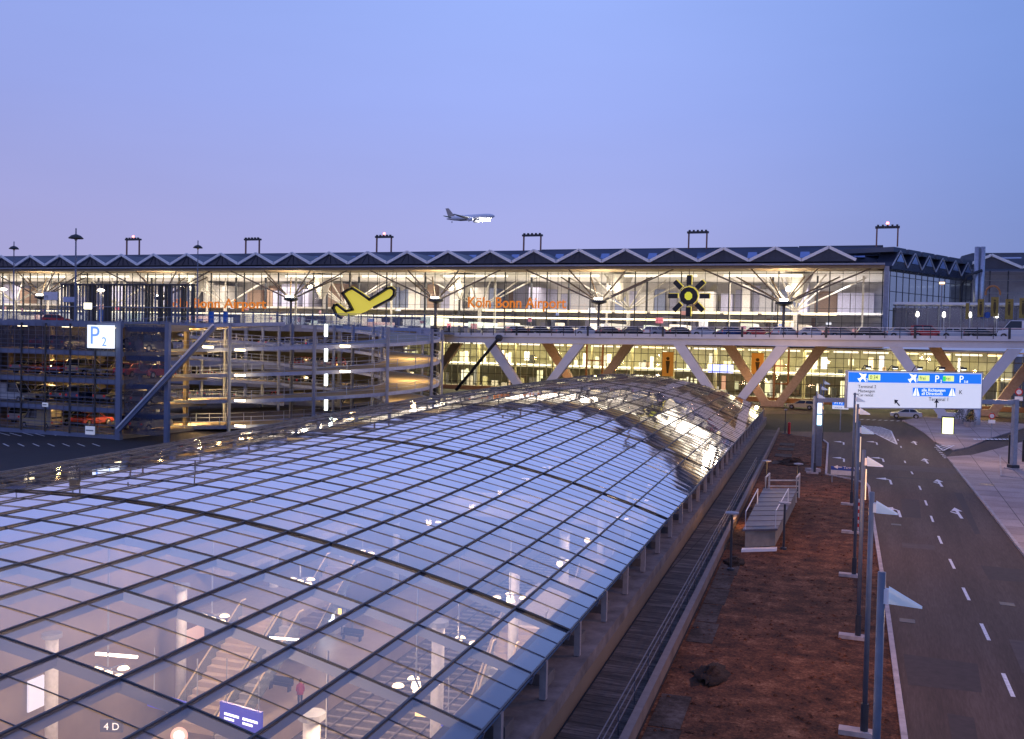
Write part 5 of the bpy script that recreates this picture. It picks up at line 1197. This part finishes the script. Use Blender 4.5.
# warm street light on the dirt
for x,y,z,pw in [(-1.2,33,6.2,620),(-1.6,53,6.2,780),(-2.4,74,6.2,760),(-4.5,92,5,260)]: light('POINT',(x,y,z),pw,(1,.46,.16),.25)
for x,y,pw in [(9,60,900),(9.5,100,1000),(5,25,650)]: light('POINT',(x,y,7.5),pw,(1,.62,.38),.4)
light('POINT',(-7.2,73.5,1.6),80,(1,.50,.15),.15); light('POINT',(-7.6,58,1.0),70,(1,.5,.18),.1)
light('POINT',(3,120,7),1200,(1,.62,.36),.4); light('POINT',(-12,150,7),1600,(1,.55,.25),.4)
M_soil=ground_mat('dark_soil',[(.4,(.012,.008,.006)),(.6,(.05,.028,.018))],2,.95,1.0,scale2=12)
for k,(x,y,rx,ry,h_,lb_) in enumerate([(-4.95,31.5,.55,1.3,.28,'low dark soil heap by the wall, middle of the dirt strip'),(-7.6,91,1.4,2.2,.5,'large dark soil heap at the far end of the dirt strip'),(-6.6,48.2,.5,1.3,.25,'dark soil heap at the wall near the front path lamp')]):
    q_=random.Random(k+50); mb=MB(); n1,n2=7,18; vs=[]
    for i in range(n1):
        for j in range(n2):
            r_=(i+1)/n1; a_=2*PI*j/n2; vs.append((x+rx*r_*math.cos(a_)*q_.uniform(.5,1.4),y+ry*r_*math.sin(a_)*q_.uniform(.6,1.35),.03+h_*(1-r_)**.8*q_.uniform(.6,1.2) if i<n1-1 else .02))
    vs.append((x,y,.03+h_)); fs=[((i)*n2+j,(i)*n2+(j+1)%n2,(i+1)*n2+(j+1)%n2,(i+1)*n2+j) for i in range(n1-1) for j in range(n2)]+[(len(vs)-1,j,(j+1)%n2) for j in range(n2)]
    tag(mb.add(vs,fs).build('soil_heap',M_soil,smooth=True),lb_,'soil heap')
# small bollard lamps along the walkway
for i,(x,yb,ytop) in enumerate([(730.5,571,513),(783.5,550,503),(797.5,497,464),(766,489,461)]):
    b=gp(x,yb); tp=atY(x,ytop,b.y); t=thing('path_lamp',['dark flat-headed path lamp by the wall, nearest','flat-headed path lamp at the front corner of the stair hatch','flat-headed path lamp at the back right of the stair hatch','flat-headed path lamp at the wall behind the stair hatch'][i],'lamp',(b.x,b.y,0),'flat-headed path lamps by the stair hatch')
    MB().tube([(b.x,b.y,.03),(b.x,b.y,tp.z)],.055,8).build('post',M_dark,t); MB().lathe((b.x,b.y,tp.z),[(.1,-.06),(.32,-.02),(.32,.04),(.1,.08)],12).build('lamp_head',M_grey,t)
    MB().lathe((b.x,b.y,.03),[(.16,0),(.16,.1),(.06,.14)],10).build('foot',M_dark,t)
# stair hatch
fl,fr=gp(742,551),gp(777,550); bl,br=gp(763,505),gp(797,505)
t=thing('stair_hatch','low concrete stair hatch with sloping lid and pale rails on the dirt','stair hatch',(fl+fr)/2)
h1=1.0; up_=Vector((0,0,1))
MB().prism([fl+up_*.03,fr+up_*.03,fr+up_*.16,fl+up_*.16],(fl-bl)*.03).build('sill',M_fas,t)
fl2,fr2=fl+Vector((.12,.1,0)),fr+Vector((-.12,.1,0)); bl2,br2=bl+Vector((.1,0,0)),br+Vector((-.1,0,0))
M_ht=mat('hatch_concrete',(.22,.20,.17),.8,noise=(1.5,.3)); M_lid=mat('hatch_lid',(.10,.095,.115),.5,noise=(1.2,.3),bump=.1)
MB().prism([fl2+up_*.17,fr2+up_*.17,fr2+up_*h1,fl2+up_*h1],Vector((0,.15,0))).build('front_wall',M_ht,t)
MB().prism([fl2+up_*.17+Vector((0,.16,0)),bl2+up_*.03,bl2+up_*h1,fl2+up_*h1+Vector((0,.16,0))],Vector((.12,0,0))).build('side_wall',M_ht,t)
MB().prism([fr2+up_*.17+Vector((0,.16,0)),br2+up_*.03,br2+up_*h1,fr2+up_*h1+Vector((0,.16,0))],Vector((-.12,0,0))).build('side_wall',M_ht,t)
MB().prism([fl+up_*(h1+.003),fr+up_*(h1+.003),br+up_*(h1+.003),bl+up_*(h1+.003)],up_*.09).build('lid',M_lid,t)
for k in range(9):
    p=fl+(bl-fl)*((k+.5)/9); q=fr+(br-fr)*((k+.5)/9); MB().bar(p+up_*(h1+.10),q+up_*(h1+.10),.05,.03).build('lid_seam',M_dconc,t)
for p,q in ((fl2,bl2*.55+fl2*.45),(fr2,br2*.55+fr2*.45)):
    MB().tube([p+up_*(h1+.1),p+up_*(h1+1.0),q+up_*(h1+1.0),q+up_*(h1+.1)],.03,6).build('handrail',M_white,t)
B0,B1=gp(765,503),gp(796,503)
for p in (B0,B1): MB().tube([p+up_*.03,p+up_*1.7,p+Vector((0,2.2,1.7)),p+Vector((0,2.2,.03))],.06,8).build('handrail',mat('rail_pale',(.62,.56,.48),.5),t)
for z in (.5,.9,1.3): MB().tube([B0+up_*z+Vector((0,1.6,0)),B1+up_*z+Vector((0,1.6,0))],.05,6).build('crossrail',MATS['rail_pale'],t)
# ------------------------------------------------------------------ overhead direction sign
GLp=gp(814,472); GRp=gp(1013,470.5); gdir=(GRp-GLp); gdir.z=0; gdir.normalize(); GANG=math.atan2(gdir.y,gdir.x); gn=Vector((gdir.y,-gdir.x,0))
def online(x,y,off=0):
    d=ray(x,y); o=GLp+gn*off
    t=(o-CAM).dot(gn)/d.dot(gn); return CAM+d*t
a=online(848,371.3,.5); b=online(982,373,.5)
zt_=a.z; zb=online(848,407.3,.5).z; YS=a.y+.5
gx=thing('direction_sign','huge blue and white overhead direction sign spanning the road','direction sign',(a.x,a.y,zb))
gx.rotation_euler=(0,0,GANG)
b=Vector((a.x+(Vector((b.x,b.y,0))-Vector((a.x,a.y,0))).length,a.y,0)); yf=a.y
x0,x1=a.x,b.x; W_=x1-x0; H_=zt_-zb
MB().box((x0,yf,zb),(x1,yf+.25,zt_)).build('panel',M_signw,gx)
mb=MB(); mb.box((x0-.08,yf-.05,zt_+.003),(x1+.08,yf+.28,zt_+.09)); mb.box((x0-.08,yf-.05,zb-.09),(x1+.08,yf+.28,zb-.003)); mb.box((x0-.08,yf-.05,zb),(x0-.003,yf+.28,zt_)); mb.box((x1+.003,yf-.05,zb),(x1+.08,yf+.28,zt_)); mb.build('frame',mat('sign_frame',(.45,.47,.5),.4),gx)
MB().box((x0+.06,yf-.02,zt_-H_*.30),(x1-.06,yf-.003,zt_-.06)).build('blue_band',M_blue,gx)
def U(u): return x0+W_*u
def Vv(v): return zt_-H_*v
MT=glow('sign_glyph_white',(.95,.97,1),1.1); MK=mat('sign_glyph_dark',(.03,.03,.05),.6,noise=False); MYl=mat('sign_glyph_yellow',(.7,.75,.1),.5,emit=(.85,1,.35),es=.9,noise=False)
def gt(s,u,v,size,m,sq=1.0,y=-.03): return text_obj(s,size,m,.004,'lettering',gx,face_front(U(u),yf+y,Vv(v)),squeeze=sq,bold=0)
def planegl(u,v,s):
    c=Vector((U(u),yf-.03,Vv(v))); mb=MB()
    for q in ([(-.1,-.5),(.1,-.5),(.14,.35),(0,.55),(-.14,.35)],[(-.6,-.05),(.6,.0),(.1,.3),(-.1,.3)],[(-.25,-.5),(.25,-.5),(.08,-.25),(-.08,-.25)]):
        a_=-.9; mb.prism([c+Vector((x*math.cos(a_)-z*math.sin(a_),0,x*math.sin(a_)+z*math.cos(a_)))*s for x,z in q],(0,-.008,0)); c=c+Vector((0,-.004,0))
    mb.build('plane_glyph',MT,gx)
planegl(.105,.16,.85); gt('2',.132,.27,.36,MT); planegl(.475,.16,.85); gt('1',.50,.26,.42,MT)
def ybox(u0,u1,s):
    MB().box((U(u0),yf-.035,Vv(.24)),(U(u1),yf-.022,Vv(.08))).build('yellow_plate',MYl,gx); gt(s,u0+.008,.21,.48,MK,.9,-.045)
ybox(.150,.235,'0:34'); ybox(.518,.600,'frei'); ybox(.705,.785,'frei')
MB().box((U(.700),yf-.050,Vv(.235)),(U(.722),yf-.040,Vv(.10))).build('green_arrow',mat('green_lit',(.05,.5,.1),.5,emit=(.05,.8,.15),es=.8,noise=False),gx)
gt('P',.640,.27,.85,MT); gt('2',.682,.28,.35,MT); gt('P',.825,.27,.85,MT); gt('3-8',.862,.28,.30,MT)
gt('Terminal 2',.075,.46,.38,MK); gt('Mietwagen',.075,.58,.36,MK); gt('Car rental',.075,.69,.34,MK)
MB().box((U(.480),yf-.02,Vv(.67)),(U(.80),yf-.003,Vv(.43))).build('blue_panel',M_blue,gx)
gt('alle Richtungen',.545,.535,.37,MT); gt('all Directions',.545,.635,.37,MT)
def wayglyph(u):
    c=Vector((U(u),yf-.03,Vv(.55))); mb=MB(); mb.prism([c+Vector((-.32,0,-.32)),c+Vector((-.08,0,.32)),c+Vector((.08,0,.32)),c+Vector((.32,0,-.32))],(0,-.01,0)); mb.build('motorway_glyph',MT,gx); MB().box(c+Vector((-.03,-.02,-.32)),c+Vector((.03,-.012,.32))).build('motorway_line',M_blue,gx)
wayglyph(.505); wayglyph(.775)
gt('Terminal 1',.60,.80,.44,MK); gt('K',.828,.60,.5,MK)
def arr(u,v,ang,s=.42):
    c=Vector((U(u),yf-.02,Vv(v))); mb=MB()
    for q in ([(-.09,-.6),(.09,-.6),(.09,.2),(-.09,.2)],[(-.4,.1),(.4,.1),(0,.62)]):
        mb.prism([c+Vector((x*math.cos(ang)-z*math.sin(ang),0,x*math.sin(ang)+z*math.cos(ang)))*s for x,z in q],(0,-.008,0)); c=c+Vector((0,-.003,0))
    mb.build('arrow_glyph',MK,gx)
arr(.365,.86,PI/4,.6); arr(.66,.87,0,.6); arr(.06,.63,PI/2,.4)
# sign lamps
for i,u in enumerate((.105,.30,.48,.645,.81)):
    MB().tube([(U(u),yf+.2,zt_+.1),(U(u),yf-.3,zt_+.55),(U(u),yf-.75,zt_+.5)],.035,6).build('lamp_arm',M_black,gx); MB().box((U(u)-.2,yf-1.0,zt_+.33),(U(u)+.2,yf-.7,zt_+.5)).build('sign_lamp',M_black,gx)
    MB().box((U(u)-.15,yf-.95,zt_+.28),(U(u)+.15,yf-.75,zt_+.325)).build('lamp_lens',glow('lens',(.8,.9,1),3),gx)
# gantry carrying it
gy=thing('sign_gantry','grey steel gantry with right post carrying the overhead sign','gantry',gp(1013,471))
M_gan=mat('gantry_grey',(.30,.33,.38),.45)
gy.location=GLp; gy['_o']=list(GLp); gy.rotation_euler=(0,0,GANG); LG=(GRp-GLp).length
zbm=online(985,402,0).z; zl=online(830,400,0).z
g0=Vector(GLp)
MB().box(g0+Vector((LG-.2,-.2,.12)),Vector((g0.x+LG+.2,g0.y+.2,zbm+.25))).build('right_post',M_gan,gy)
MB().box(g0+Vector((LG-.55,-.5,.12)),g0+Vector((LG+.55,.5,.24))).build('foundation',M_kerb,gy); MB().box(g0+Vector((LG-.35,-.35,.243)),g0+Vector((LG+.35,.35,.5))).build('base_collar',M_dark,gy)
mb=MB(); mb.bar(Vector((g0.x,g0.y,zl)),Vector((g0.x+LG-.205,g0.y,zbm)),.3,.36); mb.build('crossbeam',M_gan,gy)
MB().box(g0+Vector((-.2,-.15,.03)),Vector((g0.x-.003,g0.y+.15,zl+.3))).build('left_post',M_gan,gy); MB().box(g0+Vector((-.6,-.4,.03)),g0+Vector((.4,.4,.3))).build('foundation',M_kerb,gy)
rp=GRp
# lit blue column
p=gp(819,446); za=atY(819,425,90).z; zb_=atY(819,403,90).z; x_=atY(816.3,415,90).x; x2_=atY(821.7,415,90).x
t=thing('lit_column','slim column with glowing pale blue panels left of the direction sign','light column',(x_,90,0))
MB().box((x_-.08,90.1,.03),(x2_+.08,90.4,zb_+.15)).build('body',M_pole,t)
zm=(za+zb_)/2
MB().box((x_,90,za),(x2_,90.09,zm-.1)).build('lit_panel',glow('panel_blue',(.45,.85,1),3.2),t); MB().box((x_,90,zm+.03),(x2_,90.09,zb_)).build('lit_panel',glow('panel_blue2',(.55,.72,1),1.8),t)
# small blue sign left behind
Yb=130.; a=atY(832.5,400,Yb); b=atY(848.5,409.5,Yb)
t=thing('road_sign','small blue and white direction sign partly behind the big sign','sign',((a.x+b.x)/2,Yb,0))
MB().box((a.x,Yb,b.z+.45),(b.x,Yb+.08,a.z)).build('blue_panel',M_blue,t); MB().box((a.x,Yb,b.z),(b.x,Yb+.08,b.z+.44)).build('white_strip',M_signw,t)
MB().tube([(a.x+1,Yb+.15,0),(a.x+1,Yb+.15,a.z-.2)],.06,8).build('post',M_grey,t); text_obj('P1 P2',.42,MT,.004,'lettering',t,face_front(a.x+.25,Yb-.02,b.z+.62)); text_obj('Ankunft',.3,MK,.004,'lettering',t,face_front(a.x+.25,Yb-.02,b.z+.1))
# low blue sign on the dirt
Yl=80.; a=atY(831,466,Yl); b=atY(856,476,Yl)
t=thing('road_sign','low wide blue sign with white arrow standing on the dirt','sign',((a.x+b.x)/2,Yl,0))
MB().box((a.x,Yl,b.z+.36),(b.x,Yl+.06,a.z)).build('blue_panel',mat('dull_blue',(.02,.07,.35),.4),t); MB().box((a.x,Yl,b.z),(b.x,Yl+.06,b.z+.35)).build('white_strip',mat('dull_white',(.5,.52,.55),.5),t)
MB().prism([(a.x+.2,Yl-.01,b.z+.6),(a.x+.5,Yl-.01,b.z+.75),(a.x+.5,Yl-.01,b.z+.45)],(0,-.01,0)).build('arrow_glyph',M_fas,t); MB().box((a.x+.5,Yl-.02,b.z+.57),(a.x+.8,Yl-.008,b.z+.63)).build('arrow_shaft',M_fas,t)
text_obj('Terminal 1',.28,M_fas,.003,'lettering',t,face_front(a.x+.9,Yl-.02,b.z+.5))
for x in (a.x+.1,b.x-.1): MB().tube([(x,Yl+.1,.03),(x,Yl+.1,b.z+.3)],.035,6).build('post',M_grey,t)
# red post & thin pole at the far end of the dirt
p=gp(789,434); t=thing('red_bollard','short red post at the far end of the walkway','bollard',p); MB().tube([p+up_*.0,p+up_*1.2],.16,10).build('body',M_red,t); MB().lathe(p+up_*1.2,[(.18,0),(.18,.12),(.06,.2)],10).build('cap',mat('red_cap',(.5,.03,.03),.4),t)
p=gp(785,433); t=thing('thin_lamp_post','thin dark post at the end of the retaining wall','lamp',p); MB().tube([p,p+up_*2.7],.05,6).build('post',M_dark,t); MB().lathe(p+up_*2.7,[(.08,0),(.22,.05),(.08,.14)],8).build('head',M_grey,t)
# red-white pole
p=gp(858,531); t=thing('marker_pole','thin red and white striped pole between the reflector lamps','marker pole',p)
for k in range(9): MB().tube([p+up_*(.03+k*.2),p+up_*(.03+k*.2+.197)],.035,8).build('stripe_band',M_red if k%2 else M_white,t)
# billboard
Yq=132.; a=atY(941.7,417,Yq); b=atY(954,434.5,Yq)
t=thing('lit_billboard','glowing poster case in a dark frame with yellow rim at the kerb','billboard',((a.x+b.x)/2,Yq,0))
MB().box((a.x,Yq,b.z-.15),(b.x,Yq+.3,a.z+.1)).build('case',M_black,t); MB().box((a.x+.1,Yq-.03,b.z),(b.x-.1,Yq-.003,a.z-.05)).build('rim',glow('rim_yellow',(.9,1,.25),1.6),t)
MB().box((a.x+.2,Yq-.05,b.z+.12),(b.x-.2,Yq-.033,a.z-.17)).build('poster',glow('poster_glow',(1,.98,.85),2.2),t)
text_obj('Taxi',.42,mat('poster_red',(.6,.02,.05),.5,emit=(.8,.05,.1),es=.6,noise=False),.004,'lettering',t,face_front(a.x+.25,Yq-.06,a.z-.9))
MB().box(((a.x+b.x)/2-.5,Yq+.05,.1),((a.x+b.x)/2+.5,Yq+.25,b.z-.153)).build('foot',M_dark,t)
# round no-entry signs
for i,(x,y,Y,yb) in enumerate([(992,416,128,440),(1019,392,110,417)]):
    p=atY(x,y,Y); z0=.12; t=thing('traffic_sign',['red and white round sign with plate beneath on a thin post','red and white sign on a post by the gantry at the right edge'][i],'sign',(p.x,Y,z0))
    MB().tube([(p.x,Y+.06,z0),(p.x,Y+.06,p.z+.5)],.04,6).build('post',M_grey,t); MB().lathe((p.x,Y,p.z),[(.36,-.02),(.36,.02)],18,'y').build('ring',M_red,t); MB().lathe((p.x,Y-.03,p.z),[(.24,-.005),(.24,.005)],18,'y').build('face',M_white,t)
    MB().box((p.x-.36,Y-.02,p.z-.85),(p.x+.36,Y+.02,p.z-.45)).build('plate',M_fas,t)
# dark traffic light boxes right
for i,(x,y) in enumerate([(1009.5,465),(1023.5,463)]):
    p=gp(x,y); t=thing('dark_terminal_post',['tall dark slab post with pale side next to the gantry foot','dark slab post at the right picture edge'][i],'post',p); z1=atY(x,435 if i==0 else 440,p.y).z
    MB().box(p+Vector((-.14,-.1,.1)),Vector((p.x+.14,p.y+.15,z1))).build('body',M_black,t); MB().box(Vector((p.x+.145,p.y-.08,.9)),Vector((p.x+.19,p.y+.1,z1-.2))).build('pale_side',mat('pale_side',(.35,.45,.65),.4),t)
p=atY(963,417,146); t=thing('white_column','short white cylinder post by the planters under the deck','post',(0,0,0)); p=atY(977,420,150); MB().tube([(p.x,150,0),(p.x,150,2.3)],.42,14).build('body',M_white,t,smooth=True); MB().tube([(p.x,150,2.3),(p.x,150,2.45)],.46,14).build('cap',M_grey,t)
# planters with small conifers
M_leaf=mat('leaf',(.018,.032,.012),.9,noise=(5,.5)); M_bark=mat('bark',(.08,.05,.03),.9)
rt_=random.Random(2)
for i,(x,yb,h,Y) in enumerate([(959,423,2.6,150),(970,424.5,2.3,145)]):
    p=atY(x,yb,Y); b=Vector((p.x,Y,0)); t=thing('small_conifer',['small dark conifer left of two at the white pier foot','small dark conifer right of two, nearer the white cylinder'][i],'tree',b)
    MB().tube([b+up_*.5,b+up_*(.5+h*.9)],.06,6,r2=.02).build('trunk',M_bark,t)
    mb=MB()
    for k in range(1300):
        u=rt_.random(); r=.85*(1-u)**.8*rt_.uniform(.35,1.1)+.03; a_=rt_.uniform(0,2*PI); c=b+Vector((r*math.cos(a_),r*math.sin(a_),.8+u*h)); s_=rt_.uniform(.04,.10)
        d1=Vector((rt_.gauss(0,1),rt_.gauss(0,1),rt_.gauss(0,1))).normalized()*s_; d2=Vector((rt_.gauss(0,1),rt_.gauss(0,1),rt_.gauss(0,1))).normalized()*s_
        mb.add([c-d1,c+d2,c+d1],[(0,1,2)])
    mb.build('crown',M_leaf,t)
    pt_=thing('planter_tub',['round concrete tub under the left small conifer','round concrete tub under the right small conifer'][i],'planter',b); MB().lathe(b,[(.55,.1),(.8,.75),(.72,.75),(.66,.62)],18).build('tub',M_kerb,pt_); MB().lathe(b+up_*.5,[(.6,.0),(.62,.1)],16).build('soil',M_bark,pt_)
# ------------------------------------------------------------------ airliner
D_=700.; pc=atD(470,217.5,D_)
pl_=thing('airliner','airliner low in the dusk sky with its landing lights on','aeroplane',(0,0,0))
MF=mat('fuselage_paint',(.80,.82,.88),.35,noise=False); MBy=mat('belly_dark',(.16,.18,.26),.4,noise=False); MTl=mat('tail_paint',(.50,.42,.36),.5,noise=False); MGr=mat('tail_green',(.25,.42,.28),.5,noise=False)
mb=MB(); mb.lathe((0,0,0),[(.1,-18),(.7,-16.5),(1.5,-12),(1.98,-7),(1.98,12),(1.75,15),(1.2,17),(.5,18.3),(.05,18.6)],20,'x'); mb.build('fuselage',MF,pl_,smooth=True)
mb=MB(); mb.lathe((0,0,-.35),[(.1,-17.6),(.8,-14),(1.75,-7),(1.78,12),(1.4,15),(.6,17.2),(.05,18)],20,'x'); mb.build('belly',MBy,pl_,smooth=True)
for sg in (-1,1):
    MB().prism([(3.5,sg*1.5,-1.0),(-2.6,sg*1.5,-1.0),(-6.2,sg*17,.5),(-4.6,sg*17,.5)],(0,0,.35)).build('wing',MF,pl_)
    MB().prism([(-13.4,sg*.6,.8),(-16.4,sg*.6,.8),(-17.9,sg*6.2,1.3),(-16.6,sg*6.2,1.3)],(0,0,.2)).build('tailplane',MGr,pl_)
    MB().lathe((2.4,sg*5.8,-2.1),[(.6,-2.2),(.95,-.8),(1.15,1.2),(1.0,1.9)],14,'x').build('engine',MF,pl_,smooth=True)
    MB().lathe((9.4,sg*1.0,-2.2),[(.3,-1.2),(1.0,-.3),(.8,1.0),(.3,1.3)],12,'x').build('landing_light',glow('landing',(1,.95,.85),120),pl_)
MB().prism([(-11.5,-.15,1.6),(-16.6,-.15,1.4),(-18.6,-.15,7.4),(-16.2,-.15,7.4)],(0,.3,0)).build('tail_fin',MTl,pl_)
for i in range(3): MB().box((12-13*i,-.25,-3.0),(12.5-13*i,.25,-1.9)).build('landing_gear',MBy,pl_)
MB().lathe((13.5,0,-2.4),[(.4,-1.3),(1.0,0),(.4,1.5)],12,'x').build('landing_light',MATS['landing'],pl_)
pl_.location=pc; hd=Vector((CR.x,CR.y,0)).normalized()
pl_.rotation_euler=(0,R(-2),math.atan2(hd.y,hd.x)-.35)
# prototypes used only as copy sources
for r in proto.values():
    for ch in list(r.children):
        for g in list(ch.children): bpy.data.objects.remove(g)
        bpy.data.objects.remove(ch)
    bpy.data.objects.remove(r)
for o in bpy.data.objects:
    if '_o' in o: del o['_o']
